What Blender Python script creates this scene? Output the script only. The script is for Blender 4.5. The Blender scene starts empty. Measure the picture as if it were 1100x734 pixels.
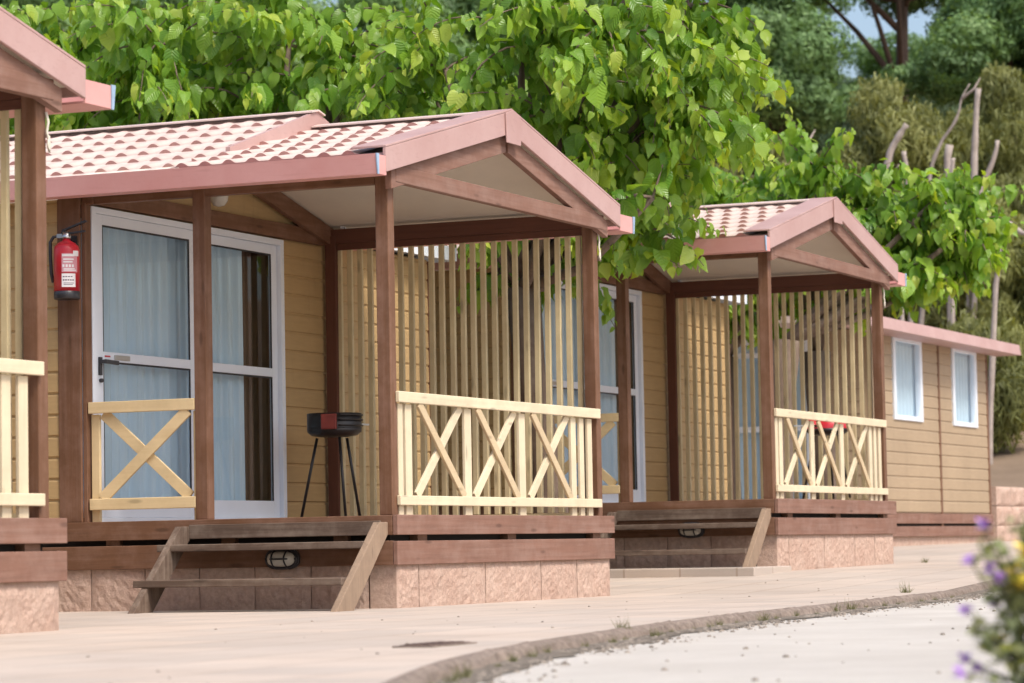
import bpy, bmesh, math, random
import numpy as np
from mathutils import Vector, Matrix, noise as mnoise
R = math.radians
random.seed(11)
rng = np.random.default_rng(5)
scene = bpy.context.scene
COL = scene.collection
ZB = 0.58            # deck level of the middle cabin above its ground

# ------------------------------------------------------------------ helpers
def tag(o, label=None, cat=None, group=None, kind=None):
    if label: o['label'] = label
    if cat: o['category'] = cat
    if group: o['group'] = group
    if kind: o['kind'] = kind
    return o

def empty(name, loc, rz=0.0):
    o = bpy.data.objects.new(name, None); COL.objects.link(o)
    o.empty_display_size = 0.2
    o.location = loc; o.rotation_euler = (0, 0, rz)
    return o

def kids(o): return [c for c in bpy.data.objects if c.parent == o]

def copy_tree(o, parent=None):
    c = o.copy(); COL.objects.link(c)
    if parent is not None: c.parent = parent
    for ch in kids(o): copy_tree(ch, c)
    return c

class MB:
    def __init__(s): s.v = []; s.f = []; s.m = []; s.sm = []
    def face(s, idx, m=0, smooth=False): s.f.append(tuple(idx)); s.m.append(m); s.sm.append(smooth)
    def hexa(s, p, m=0):
        b = len(s.v); s.v += [tuple(q) for q in p]
        for q in ((0,3,2,1),(4,5,6,7),(0,1,5,4),(1,2,6,5),(2,3,7,6),(3,0,4,7)): s.face([b+i for i in q], m)
        return s
    def box(s, x0, x1, y0, y1, z0, z1, m=0):
        return s.hexa([(x0,y0,z0),(x1,y0,z0),(x1,y1,z0),(x0,y1,z0),(x0,y0,z1),(x1,y0,z1),(x1,y1,z1),(x0,y1,z1)], m)
    def prism(s, poly, axis, a0, a1, m=0):
        """poly: list of (p,q) in the two other axes (cyclic order x,y,z without axis), extruded a0..a1"""
        n = len(poly); b = len(s.v)
        def mk(p, q, a):
            if axis == 'x': return (a, p, q)
            if axis == 'y': return (p, a, q)
            return (p, q, a)
        for p, q in poly: s.v.append(mk(p, q, a0))
        for p, q in poly: s.v.append(mk(p, q, a1))
        s.face([b+i for i in range(n)][::-1], m); s.face([b+n+i for i in range(n)], m)
        for i in range(n):
            j = (i+1) % n; s.face([b+i, b+j, b+n+j, b+n+i], m)
        return s
    def sheet_x(s, x, y0, y1, z0, z1, m=0):
        b = len(s.v); s.v += [(x, y0, z0), (x, y0, z1), (x, y1, z1), (x, y1, z0)]; s.face([b, b+1, b+2, b+3], m); return s
    def sheet_y(s, y, x0, x1, z0, z1, m=0):
        b = len(s.v); s.v += [(x0, y, z0), (x1, y, z0), (x1, y, z1), (x0, y, z1)]; s.face([b, b+1, b+2, b+3], m); return s
    def bar(s, p0, p1, w, h, up=(0,0,1), m=0):
        p0 = Vector(p0); p1 = Vector(p1); d = (p1-p0).normalized(); upv = Vector(up)
        sx = d.cross(upv); 
        if sx.length < 1e-4: sx = d.cross(Vector((1,0,0)))
        sx.normalize(); sy = sx.cross(d).normalized()
        a = sx*w/2; b = sy*h/2
        return s.hexa([p0-a-b, p0+a-b, p0+a+b, p0-a+b, p1-a-b, p1+a-b, p1+a+b, p1-a+b], m)
    def tube(s, pts, rad, n=8, m=0, cap=True):
        pts = [Vector(p) for p in pts]
        if not hasattr(rad, '__len__'): rad = [rad]*len(pts)
        b0 = len(s.v); side = None
        for i, p in enumerate(pts):
            d = (pts[min(i+1, len(pts)-1)]-pts[max(i-1, 0)])
            d = d.normalized() if d.length > 1e-9 else Vector((0,0,1))
            if side is None:
                side = d.cross(Vector((0,0,1)))
                if side.length < 1e-3: side = d.cross(Vector((1,0,0)))
            side = (side - d*side.dot(d)).normalized(); t = d.cross(side)
            for k in range(n):
                a = 2*math.pi*k/n
                s.v.append(tuple(p + (side*math.cos(a)+t*math.sin(a))*rad[i]))
        for i in range(len(pts)-1):
            for k in range(n):
                k2 = (k+1) % n
                s.face([b0+i*n+k, b0+i*n+k2, b0+(i+1)*n+k2, b0+(i+1)*n+k], m, True)
        if cap:
            s.face([b0+k for k in range(n)][::-1], m); e = b0+(len(pts)-1)*n
            s.face([e+k for k in range(n)], m)
        return s
    def lathe(s, c, prof, n=20, m=0, axis='z'):
        """prof: list of (r, h)"""
        b0 = len(s.v); c = Vector(c)
        for r, h in prof:
            for k in range(n):
                a = 2*math.pi*k/n; p = (r*math.cos(a), r*math.sin(a), h)
                if axis == 'x': p = (p[2], p[0], p[1])
                if axis == 'y': p = (p[1], p[2], p[0])
                s.v.append(tuple(c+Vector(p)))
        for i in range(len(prof)-1):
            for k in range(n):
                k2 = (k+1) % n
                s.face([b0+i*n+k, b0+i*n+k2, b0+(i+1)*n+k2, b0+(i+1)*n+k], m, True)
        s.face([b0+k for k in range(n)][::-1], m); e = b0+(len(prof)-1)*n
        s.face([e+k for k in range(n)], m)
        return s
    def grid(s, nu, nv, fn, m=0, smooth=True):
        b = len(s.v)
        for j in range(nv+1):
            for i in range(nu+1): s.v.append(tuple(fn(i/nu, j/nv)))
        for j in range(nv):
            for i in range(nu):
                a = b+j*(nu+1)+i; s.face([a, a+1, a+nu+2, a+nu+1], m, smooth)
        return s
    def build(s, name, mats, parent=None, bevel=0.0, loc=None):
        me = bpy.data.meshes.new(name)
        me.from_pydata(s.v, [], s.f)
        if not isinstance(mats, (list, tuple)): mats = [mats]
        for m in mats: me.materials.append(m)
        me.polygons.foreach_set('material_index', s.m)
        me.polygons.foreach_set('use_smooth', s.sm)
        me.update()
        bm = bmesh.new(); bm.from_mesh(me); bmesh.ops.recalc_face_normals(bm, faces=bm.faces); bm.to_mesh(me); bm.free()
        o = bpy.data.objects.new(name, me); COL.objects.link(o)
        if parent is not None: o.parent = parent
        if loc is not None: o.location = loc
        if bevel > 0:
            b = o.modifiers.new('bevel', 'BEVEL'); b.width = bevel; b.segments = 2; b.limit_method = 'ANGLE'; b.angle_limit = R(50)
        return o

# ------------------------------------------------------------------ materials
def newmat(name):
    m = bpy.data.materials.new(name); m.use_nodes = True
    nt = m.node_tree; return m, nt, nt.nodes, nt.links, nt.nodes['Principled BSDF']

def ramp(N, L, src, stops):
    r = N.new('ShaderNodeValToRGB'); L.new(src, r.inputs[0])
    el = r.color_ramp.elements
    while len(el) < len(stops): el.new(0.5)
    for e, (p, c) in zip(el, stops): e.position = p; e.color = (c[0], c[1], c[2], 1)
    return r.outputs[0]

def ntex(N, L, vec, scale, detail=6, rough=0.6, dist=0.0):
    t = N.new('ShaderNodeTexNoise'); t.inputs['Scale'].default_value = scale
    t.inputs['Detail'].default_value = detail; t.inputs['Roughness'].default_value = rough
    t.inputs['Distortion'].default_value = dist
    if vec is not None: L.new(vec, t.inputs['Vector'])
    return t.outputs['Fac']

def mapped(N, L, scale=(1,1,1), what='Object'):
    tc = N.new('ShaderNodeTexCoord'); mp = N.new('ShaderNodeMapping')
    mp.inputs['Scale'].default_value = scale; L.new(tc.outputs[what], mp.inputs['Vector'])
    return mp.outputs['Vector']

def mixc(N, L, fac, a, b, mode='MIX'):
    m = N.new('ShaderNodeMix'); m.data_type = 'RGBA'; m.blend_type = mode
    if hasattr(fac, 'default_value') or hasattr(fac, 'links'): L.new(fac, m.inputs[0])
    else: m.inputs[0].default_value = fac
    for k, q in ((6, a), (7, b)):
        if isinstance(q, (tuple, list)): m.inputs[k].default_value = (q[0], q[1], q[2], 1)
        else: L.new(q, m.inputs[k])
    return m.outputs[2]

def bump(N, L, b, h, strength=0.3, dist=0.01):
    n = N.new('ShaderNodeBump'); n.inputs['Strength'].default_value = strength; n.inputs['Distance'].default_value = dist
    L.new(h, n.inputs['Height']); L.new(n.outputs[0], b.inputs['Normal'])

def scl(c, k): return tuple(min(1, x*k) for x in c)

def wood(name, c, axis, var=0.35, wear=None, wearamt=0.5, rough=0.65, grain=34.0):
    m, nt, N, L, B = newmat(name)
    s = {'x': (1.2, grain, grain), 'y': (grain, 1.2, grain), 'z': (grain, grain, 1.2)}[axis]
    v = mapped(N, L, s)
    g = ntex(N, L, v, 1.0, 7, 0.65, 0.6)
    v2 = mapped(N, L, (1,1,1)); g2 = ntex(N, L, v2, 2.3, 4, 0.6)
    col = ramp(N, L, g, [(0.25, scl(c, 1-var)), (0.5, c), (0.78, scl(c, 1+var*0.8))])
    col = mixc(N, L, 0.35, col, ramp(N, L, g2, [(0.3, scl(c, 0.7)), (0.7, scl(c, 1.25))]))
    if wear:
        w = ntex(N, L, v, 0.5, 8, 0.7, 0.3); ww = ntex(N, L, v2, 5.0, 6, 0.7)
        mu = N.new('ShaderNodeMath'); mu.operation = 'MULTIPLY'; L.new(w, mu.inputs[0]); L.new(ww, mu.inputs[1])
        f = ramp(N, L, mu.outputs[0], [(0.20, (0,0,0)), (0.36, (wearamt,)*3)])
        col = mixc(N, L, f, col, wear)
    ks = {'x': (2.2, 9, 9), 'y': (9, 2.2, 9), 'z': (9, 9, 2.2)}[axis]
    vo = N.new('ShaderNodeTexVoronoi'); vo.inputs['Scale'].default_value = 1.0; L.new(mapped(N, L, ks), vo.inputs['Vector'])
    kf = ramp(N, L, vo.outputs['Distance'], [(0.07, (0.6,)*3), (0.15, (0, 0, 0))])
    col = mixc(N, L, kf, col, scl(c, 0.42))
    L.new(col, B.inputs['Base Color']); B.inputs['Roughness'].default_value = rough
    B.inputs['Specular IOR Level'].default_value = 0.3
    bump(N, L, B, g, 0.35, 0.004)
    return m

def plain(name, c, rough=0.5, metal=0.0, var=0.08, scale=6.0, bmp=0.0, bscale=60.0, spec=0.5):
    m, nt, N, L, B = newmat(name)
    v = mapped(N, L)
    g = ntex(N, L, v, scale, 5, 0.6)
    col = ramp(N, L, g, [(0.3, scl(c, 1-var)), (0.7, scl(c, 1+var))])
    L.new(col, B.inputs['Base Color']); B.inputs['Roughness'].default_value = rough; B.inputs['Metallic'].default_value = metal
    B.inputs['Specular IOR Level'].default_value = spec
    if bmp: bump(N, L, B, ntex(N, L, v, bscale, 6, 0.65), bmp, 0.006)
    return m

M = {}
BR = (0.158, 0.077, 0.041)
GREY = (0.36, 0.27, 0.22)
for a in 'xyz':
    M['brown_'+a] = wood('brown_stained_wood_'+a, BR, a, 0.28, (0.33, 0.20, 0.15), 0.35)
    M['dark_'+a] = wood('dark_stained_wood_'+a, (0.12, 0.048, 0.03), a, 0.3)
    M['cream_'+a] = wood('cream_painted_wood_'+a, (0.70, 0.60, 0.42), a, 0.07, (0.48, 0.38, 0.24), 0.3, 0.55)
    M['khaki_'+a] = wood('khaki_painted_wood_'+a, (0.62, 0.52, 0.31), a, 0.13, (0.38, 0.28, 0.14), 0.35, 0.6)
    M['grey_'+a] = wood('weathered_step_wood_'+a, (0.125, 0.085, 0.063), a, 0.4, (0.30, 0.24, 0.19), 0.55, 0.85)
    M['yel_'+a] = wood('yellow_pine_wood_'+a, (0.72, 0.56, 0.32), a, 0.10, (0.46, 0.31, 0.14), 0.3, 0.55)
    M['front_'+a] = wood('faded_brown_wood_'+a, (0.215, 0.113, 0.080), a, 0.30, (0.32, 0.215, 0.175), 0.45, 0.75)
M['tan_x'] = wood('tan_brace_wood', (0.58, 0.46, 0.29), 'x', 0.10, (0.44, 0.32, 0.18), 0.35, 0.55)
M['stair_side'] = wood('sunlit_stringer_wood', (0.30, 0.215, 0.15), 'z', 0.35, (0.2, 0.14, 0.1), 0.6, 0.85)  # weathered step wood, lighter: sunlight on the road-side stringer is put into its colour

def siding_mat(name, c):
    m, nt, N, L, B = newmat(name)
    v = mapped(N, L, (1.5, 1.5, 14)); g = ntex(N, L, v, 3, 6, 0.6)
    v2 = mapped(N, L); g2 = ntex(N, L, v2, 0.9, 5, 0.65)
    col = ramp(N, L, g, [(0.3, scl(c, 0.9)), (0.7, scl(c, 1.08))])
    col = mixc(N, L, 0.4, col, ramp(N, L, g2, [(0.32, scl(c, 0.78)), (0.66, scl(c, 1.12))]))
    dirt = ramp(N, L, ntex(N, L, mapped(N, L, (9, 9, 0.8)), 1.0, 7, 0.7), [(0.56, (0,0,0)), (0.74, (0.35,)*3)])
    col = mixc(N, L, dirt, col, scl(c, 0.6))
    L.new(col, B.inputs['Base Color']); B.inputs['Roughness'].default_value = 0.62; B.inputs['Specular IOR Level'].default_value = 0.3
    bump(N, L, B, g, 0.25, 0.003); return m
M['siding'] = siding_mat('tan_siding', (0.46, 0.315, 0.15))
M['siding_far'] = siding_mat('beige_siding', (0.385, 0.29, 0.19))

def fascia_mat(name, c, c2):
    m, nt, N, L, B = newmat(name)
    v = mapped(N, L); g = ntex(N, L, v, 1.7, 7, 0.65); g2 = ntex(N, L, mapped(N, L, (14, 3, 40)), 1.0, 6, 0.7)
    col = mixc(N, L, ramp(N, L, g, [(0.3, (0,0,0)), (0.72, (1,1,1))]), c, c2)
    st = ramp(N, L, g2, [(0.55, (0,0,0)), (0.78, (0.4,)*3)])
    col = mixc(N, L, st, col, scl(c, 0.72))
    L.new(col, B.inputs['Base Color']); B.inputs['Roughness'].default_value = 0.5; B.inputs['Specular IOR Level'].default_value = 0.35
    bump(N, L, B, g, 0.1, 0.01); return m
M['fascia'] = fascia_mat('salmon_metal', (0.42, 0.255, 0.23), (0.51, 0.345, 0.32))
M['gutter'] = fascia_mat('red_salmon_metal', (0.60, 0.28, 0.25), (0.68, 0.37, 0.345))

def tile_mat(name, c, c2):
    m, nt, N, L, B = newmat(name)
    v = mapped(N, L); g = ntex(N, L, v, 6.0, 7, 0.7); g2 = ntex(N, L, v, 1.1, 4, 0.6)
    col = ramp(N, L, g, [(0.3, scl(c, 0.86)), (0.52, c), (0.75, c2)])
    col = mixc(N, L, ramp(N, L, g2, [(0.4, (0,0,0)), (0.75, (0.5,)*3)]), col, c2)
    L.new(col, B.inputs['Base Color']); B.inputs['Roughness'].default_value = 0.7; B.inputs['Specular IOR Level'].default_value = 0.25
    bump(N, L, B, ntex(N, L, v, 120, 4, 0.6), 0.25, 0.003); return m
M['tile'] = tile_mat('cream_pantile', (0.60, 0.49, 0.435), (0.56, 0.40, 0.36))
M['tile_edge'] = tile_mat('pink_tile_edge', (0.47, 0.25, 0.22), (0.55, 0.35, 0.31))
M['cap'] = plain('cream_ridge_metal', (0.62, 0.48, 0.43), 0.55, 0, 0.12, 4)
M['soffit'] = plain('cream_soffit_board', (0.70, 0.64, 0.54), 0.7, 0, 0.07, 1.5, 0.1, 20)
M['white'] = plain('white_aluminium', (0.78, 0.84, 0.92), 0.35, 0, 0.03, 3)
M['seal'] = plain('black_rubber_seal', (0.02, 0.02, 0.025), 0.5)
M['black'] = plain('black_enamel', (0.018, 0.016, 0.016), 0.42, 0.0, 0.3, 9)
M['gun'] = plain('dark_plastic', (0.03, 0.03, 0.035), 0.35)
M['chrome'] = plain('dull_chrome', (0.55, 0.55, 0.55), 0.3, 1.0)
M['red'] = plain('red_enamel', (0.52, 0.022, 0.035), 0.28, 0, 0.06)
M['rust'] = plain('rust_red_enamel', (0.20, 0.03, 0.02), 0.45, 0, 0.3, 12)
M['paper'] = plain('white_label_paper', (0.78, 0.76, 0.76), 0.5, 0, 0.02)
M['pinkpaper'] = plain('pink_label_print', (0.62, 0.28, 0.32), 0.5, 0, 0.02)
M['ink'] = plain('ink', (0.10, 0.06, 0.10), 0.5)
M['interior'] = plain('interior_board', (0.16, 0.09, 0.055), 0.7, 0, 0.2, 2)
M['curtain'] = plain('pale_blue_curtain', (0.60, 0.75, 0.86), 0.85, 0, 0.05, 2)
M['bluefilm'] = plain('blue_protective_film', (0.30, 0.42, 0.56), 0.4, 0, 0.15, 20)
M['cord'] = plain('white_cord', (0.66, 0.62, 0.52), 0.7)
M['lampglass'] = plain('frosted_lamp_glass', (0.55, 0.53, 0.47), 0.2, 0, 0.05)
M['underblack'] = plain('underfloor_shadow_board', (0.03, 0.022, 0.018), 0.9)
M['barkpale'] = wood('bleached_dead_wood', (0.42, 0.36, 0.32), 'z', 0.35, (0.25, 0.2, 0.17), 0.6, 0.85, 12)
M['bark'] = wood('mulberry_bark', (0.14, 0.10, 0.075), 'z', 0.45, (0.25, 0.2, 0.16), 0.6, 0.9, 18)
M['pinebark'] = wood('pine_bark', (0.10, 0.065, 0.05), 'z', 0.4, None, 0, 0.9, 8)

def glass_mat():
    m, nt, N, L, B = newmat('window_glass')
    out = N['Material Output']
    tr = N.new('ShaderNodeBsdfTransparent'); tr.inputs[0].default_value = (0.90, 0.94, 0.95, 1)
    gl = N.new('ShaderNodeBsdfGlossy'); gl.inputs['Roughness'].default_value = 0.02
    ge = N.new('ShaderNodeNewGeometry'); dt = N.new('ShaderNodeVectorMath'); dt.operation = 'DOT_PRODUCT'
    L.new(ge.outputs['Normal'], dt.inputs[0]); L.new(ge.outputs['Incoming'], dt.inputs[1])
    ab = N.new('ShaderNodeMath'); ab.operation = 'ABSOLUTE'; L.new(dt.outputs['Value'], ab.inputs[0])
    om = N.new('ShaderNodeMath'); om.operation = 'SUBTRACT'; om.inputs[0].default_value = 1; L.new(ab.outputs[0], om.inputs[1])
    pw = N.new('ShaderNodeMath'); pw.operation = 'POWER'; pw.inputs[1].default_value = 5; L.new(om.outputs[0], pw.inputs[0])
    fr = N.new('ShaderNodeMath'); fr.operation = 'MULTIPLY_ADD'; fr.inputs[1].default_value = 0.9; fr.inputs[2].default_value = 0.065; L.new(pw.outputs[0], fr.inputs[0])
    mx = N.new('ShaderNodeMixShader'); L.new(fr.outputs[0], mx.inputs[0]); L.new(tr.outputs[0], mx.inputs[1]); L.new(gl.outputs[0], mx.inputs[2])
    L.new(mx.outputs[0], out.inputs[0]); N.remove(B); return m
M['glass'] = glass_mat()

def block_mat(name, c, c2, dirt):
    m, nt, N, L, B = newmat(name)
    v = mapped(N, L); g = ntex(N, L, v, 3.0, 8, 0.7); g2 = ntex(N, L, v, 22, 8, 0.75)
    col = ramp(N, L, g, [(0.3, c), (0.7, c2)])
    col = mixc(N, L, ramp(N, L, g2, [(0.40, (0,0,0)), (0.70, (0.55,)*3)]), col, scl(c, 0.5))
    # splash dirt that clings to the foot of the wall
    geo = N.new('ShaderNodeTexCoord'); sp = N.new('ShaderNodeSeparateXYZ'); L.new(geo.outputs['Object'], sp.inputs[0])
    ad = N.new('ShaderNodeMath'); ad.operation = 'MULTIPLY_ADD'; ad.inputs[1].default_value = 0.22; L.new(g, ad.inputs[0]); L.new(sp.outputs['Z'], ad.inputs[2])
    f = ramp(N, L, ad.outputs[0], [(0.0, (0,0,0)), (1.0, (0,0,0))])
    mr = N.new('ShaderNodeMapRange'); mr.inputs[1].default_value = -0.40; mr.inputs[2].default_value = -0.52; mr.inputs[3].default_value = 0; mr.inputs[4].default_value = 0.10
    L.new(ad.outputs[0], mr.inputs[0])
    col = mixc(N, L, mr.outputs[0], col, dirt)
    L.new(col, B.inputs['Base Color']); B.inputs['Roughness'].default_value = 0.9; B.inputs['Specular IOR Level'].default_value = 0.15
    bump(N, L, B, g2, 0.9, 0.02); return m
M['block'] = block_mat('pink_split_block', (0.52, 0.35, 0.275), (0.62, 0.47, 0.385), (0.24, 0.165, 0.135))

def leaf_mat(name, dark, bright, young, trans=0.4, vein=True, rough=0.4):
    m, nt, N, L, B = newmat(name)
    out = N['Material Output']
    at = N.new('ShaderNodeAttribute'); at.attribute_name = 'tint'
    col = ramp(N, L, at.outputs['Fac'], [(0.0, dark), (0.55, bright), (1.0, young)])
    if vein:
        tc = N.new('ShaderNodeTexCoord'); sp = N.new('ShaderNodeSeparateXYZ'); L.new(tc.outputs['UV'], sp.inputs[0])
        # side veins: bands of (v - 0.8*|u|)
        ab = N.new('ShaderNodeMath'); ab.operation = 'ABSOLUTE'; L.new(sp.outputs['X'], ab.inputs[0])
        q = N.new('ShaderNodeMath'); q.operation = 'MULTIPLY_ADD'; q.inputs[1].default_value = -0.9; L.new(ab.outputs[0], q.inputs[0]); L.new(sp.outputs['Y'], q.inputs[2])
        w = N.new('ShaderNodeMath'); w.operation = 'MULTIPLY'; w.inputs[1].default_value = 46; L.new(q.outputs[0], w.inputs[0])
        sn = N.new('ShaderNodeMath'); sn.operation = 'SINE'; L.new(w.outputs[0], sn.inputs[0])
        mr = N.new('ShaderNodeMapRange'); mr.inputs[1].default_value = 0.86; mr.inputs[2].default_value = 1.0; L.new(sn.outputs[0], mr.inputs[0])
        mid = N.new('ShaderNodeMapRange'); mid.inputs[1].default_value = 0.035; mid.inputs[2].default_value = 0.012; L.new(ab.outputs[0], mid.inputs[0])
        mxm = N.new('ShaderNodeMath'); mxm.operation = 'MAXIMUM'; L.new(mr.outputs[0], mxm.inputs[0]); L.new(mid.outputs[0], mxm.inputs[1])
        f = N.new('ShaderNodeMath'); f.operation = 'MULTIPLY'; f.inputs[1].default_value = 0.10; L.new(mxm.outputs[0], f.inputs[0])
        col = mixc(N, L, f.outputs[0], col, young)
        bump(N, L, B, sn.outputs[0], 0.35, 0.005)
    L.new(col, B.inputs['Base Color']); B.inputs['Roughness'].default_value = rough; B.inputs['Specular IOR Level'].default_value = 0.5
    tr = N.new('ShaderNodeBsdfTranslucent')
    tcol = mixc(N, L, 1.0, col, (1.25, 1.12, 0.35), 'MULTIPLY'); L.new(tcol, tr.inputs[0])
    mx = N.new('ShaderNodeMixShader'); mx.inputs[0].default_value = trans
    L.new(B.outputs[0], mx.inputs[1]); L.new(tr.outputs[0], mx.inputs[2]); L.new(mx.outputs[0], out.inputs[0])
    return m
M['leaf'] = leaf_mat('mulberry_leaf', (0.11, 0.26, 0.03), (0.27, 0.46, 0.055), (0.50, 0.60, 0.10), 0.44, True, 0.30)
M['pine'] = leaf_mat('pine_needles', (0.075, 0.14, 0.05), (0.165, 0.29, 0.10), (0.27, 0.40, 0.14), 0.3, False, 0.6)
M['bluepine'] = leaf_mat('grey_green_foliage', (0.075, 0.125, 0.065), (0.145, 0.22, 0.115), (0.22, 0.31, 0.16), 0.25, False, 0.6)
M['olive'] = leaf_mat('olive_foliage', (0.13, 0.15, 0.05), (0.26, 0.28, 0.09), (0.38, 0.39, 0.15), 0.35, False, 0.6)
M['weed'] = leaf_mat('weed_green', (0.08, 0.085, 0.035), (0.15, 0.16, 0.06), (0.32, 0.27, 0.15), 0.25, False, 0.6)
M['bushleaf'] = leaf_mat('flower_bush_leaf', (0.15, 0.19, 0.09), (0.32, 0.37, 0.19), (0.48, 0.50, 0.28), 0.4, False, 0.55)
M['purple'] = plain('purple_petal', (0.46, 0.24, 0.68), 0.6, 0, 0.15, 30)
M['yellow'] = plain('yellow_petal', (0.80, 0.62, 0.06), 0.6, 0, 0.1, 30)

def ground_mat(name, c, c2, scale, spk=0.25, bmp=0.5, brick=None):
    m, nt, N, L, B = newmat(name)
    v = mapped(N, L); g = ntex(N, L, v, scale, 8, 0.65); g2 = ntex(N, L, v, 55, 6, 0.7); g3 = ntex(N, L, v, 0.35, 4, 0.6)
    col = ramp(N, L, g, [(0.3, c), (0.7, c2)])
    col = mixc(N, L, ramp(N, L, g3, [(0.4, (0,0,0)), (0.7, (0.5,)*3)]), col, scl(c, 0.86))
    col = mixc(N, L, ramp(N, L, g2, [(0.55, (0,0,0)), (0.75, (spk,)*3)]), col, scl(c, 0.55))
    h = g2
    if brick:
        bt = N.new('ShaderNodeTexBrick'); bt.inputs['Scale'].default_value = 1.0
        bt.inputs['Brick Width'].default_value = brick[0]; bt.inputs['Row Height'].default_value = brick[1]; bt.inputs['Mortar Size'].default_value = 0.009
        bt.inputs['Color1'].default_value = (0.92, 0.92, 0.92, 1); bt.inputs['Color2'].default_value = (1.06, 1.03, 1.0, 1); bt.inputs['Mortar'].default_value = (0.76, 0.71, 0.67, 1)
        L.new(v, bt.inputs['Vector']); col = mixc(N, L, 1.0, col, bt.outputs['Color'], 'MULTIPLY')
    L.new(col, B.inputs['Base Color']); B.inputs['Roughness'].default_value = 0.92; B.inputs['Specular IOR Level'].default_value = 0.15
    bump(N, L, B, h, bmp, 0.01); return m
M['path'] = ground_mat('pale_pink_paving', (0.46, 0.39, 0.335), (0.54, 0.475, 0.42), 0.9, 0.18, 0.25, (0.5, 0.5))
M['kerb'] = ground_mat('dirty_kerb', (0.16, 0.125, 0.10), (0.37, 0.30, 0.255), 22, 0.75, 1.0)
M['road'] = ground_mat('white_gravel_road', (0.48, 0.445, 0.40), (0.57, 0.54, 0.495), 1.6, 0.3, 0.6)
M['earth'] = ground_mat('dry_earth', (0.20, 0.145, 0.10), (0.30, 0.225, 0.16), 0.8, 0.4, 0.8)
M['verge'] = ground_mat('gritty_verge_dirt', (0.13, 0.11, 0.085), (0.28, 0.24, 0.20), 14, 0.6, 1.0)
M['stone'] = plain('kerbside_gravel', (0.235, 0.20, 0.165), 0.95, 0, 0.5, 9, 0.4, 40)
M['cover'] = plain('rusty_iron_cover', (0.13, 0.085, 0.07), 0.75, 0.2, 0.25, 15, 0.6, 50)

# ------------------------------------------------------------------ ground
def lerp_tab(x, tab):
    if x <= tab[0][0]: return tab[0][1]
    for (a, za), (b, zb) in zip(tab, tab[1:]):
        if x <= b: return za+(zb-za)*(x-a)/(b-a)
    return tab[-1][1]
def gz(x): return lerp_tab(x, [(-30, -0.08), (-8, -0.02), (-4, -0.005), (0, 0.0), (3.6, 0.0), (7.7, 0.118), (11.2, 0.14), (18, 0.285), (24, 0.325), (40, 0.33)])
KERB = [(-30, -13.5), (-22, -9.6), (-17.5, -7.65), (-13.5, -6.1), (-10.6, -5.0), (-9.19, -4.46), (-7.79, -3.99), (-6.37, -3.65), (-4.84, -3.4), (-2.58, -3.1), (-0.23, -2.91), (1.59, -2.73), (4.3, -2.5), (9, -2.3), (16, -2.4), (30, -3.0)]
def kerb_y(x):
    # smooth (Catmull-Rom like) interpolation
    P = KERB
    for i in range(len(P)-1):
        if P[i][0] <= x <= P[i+1][0]:
            p0 = P[max(i-1, 0)]; p1 = P[i]; p2 = P[i+1]; p3 = P[min(i+2, len(P)-1)]
            h = p2[0]-p1[0]; t = (x-p1[0])/h
            m1 = (p2[1]-p0[1])/(p2[0]-p0[0])*h; m2 = (p3[1]-p1[1])/(p3[0]-p1[0])*h
            return (2*t**3-3*t*t+1)*p1[1]+(t**3-2*t*t+t)*m1+(-2*t**3+3*t*t)*p2[1]+(t**3-t*t)*m2
    return P[0][1] if x < P[0][0] else P[-1][1]
KH = 0.042
def hill(x, y):
    d = max(0.0, x-26.5)
    h = 0.19*d if d < 45 else 0.19*45+(d-45)*0.04
    d2 = max(0.0, y-22); h = max(h, min(9, 0.2*d2))
    n = mnoise.noise(Vector((x*0.06, y*0.06, 3)))*min(1.0, d*0.05)*1.6 + mnoise.noise(Vector((x*0.4, y*0.4, 7)))*min(0.18, d*0.03)
    return max(h, 0)+n*(1 if d > 0 else 0)
def terrain_z(x, y): return gz(x)-KH-0.03+hill(x, y)

mb = MB()
xs = sorted(set([-300,-200,-120,-80,-50]+[i*2.0 for i in range(-18, 50)]+[110,130,160,200,260,340]))
ys = sorted(set([-300,-200,-120,-80,-50]+[i*2.0 for i in range(-20, 34)]+[75,90,110,140,190,260,340]))
nx, ny = len(xs), len(ys)
for y in ys:
    for x in xs: mb.v.append((x, y, terrain_z(x, y)))
for j in range(ny-1):
    for i in range(nx-1): mb.face([j*nx+i, j*nx+i+1, (j+1)*nx+i+1, (j+1)*nx+i], 0, True)
tag(mb.build('ground', M['earth']), kind='structure')

KX = [-30+i*0.25 for i in range(0, 241)]
mb = MB()
for x in KX:
    ky = kerb_y(x)
    for y in (ky-0.001, ky-3, ky-9, ky-16): mb.v.append((x, y, gz(x)-KH))
for i in range(len(KX)-1):
    for k in range(3): mb.face([i*4+k, i*4+k+1, i*4+k+5, i*4+k+4], 0, True)
tag(mb.build('road', M['road']), kind='structure')

mb = MB()
for x in KX:
    ky = kerb_y(x)
    for y in (ky+0.05, ky+1.5, 5, 26): mb.v.append((x, y, gz(x)))
for i in range(len(KX)-1):
    for k in range(3): mb.face([i*4+k, i*4+k+1, i*4+k+5, i*4+k+4], 0, True)
tag(mb.build('path', M['path']), kind='structure')

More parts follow.
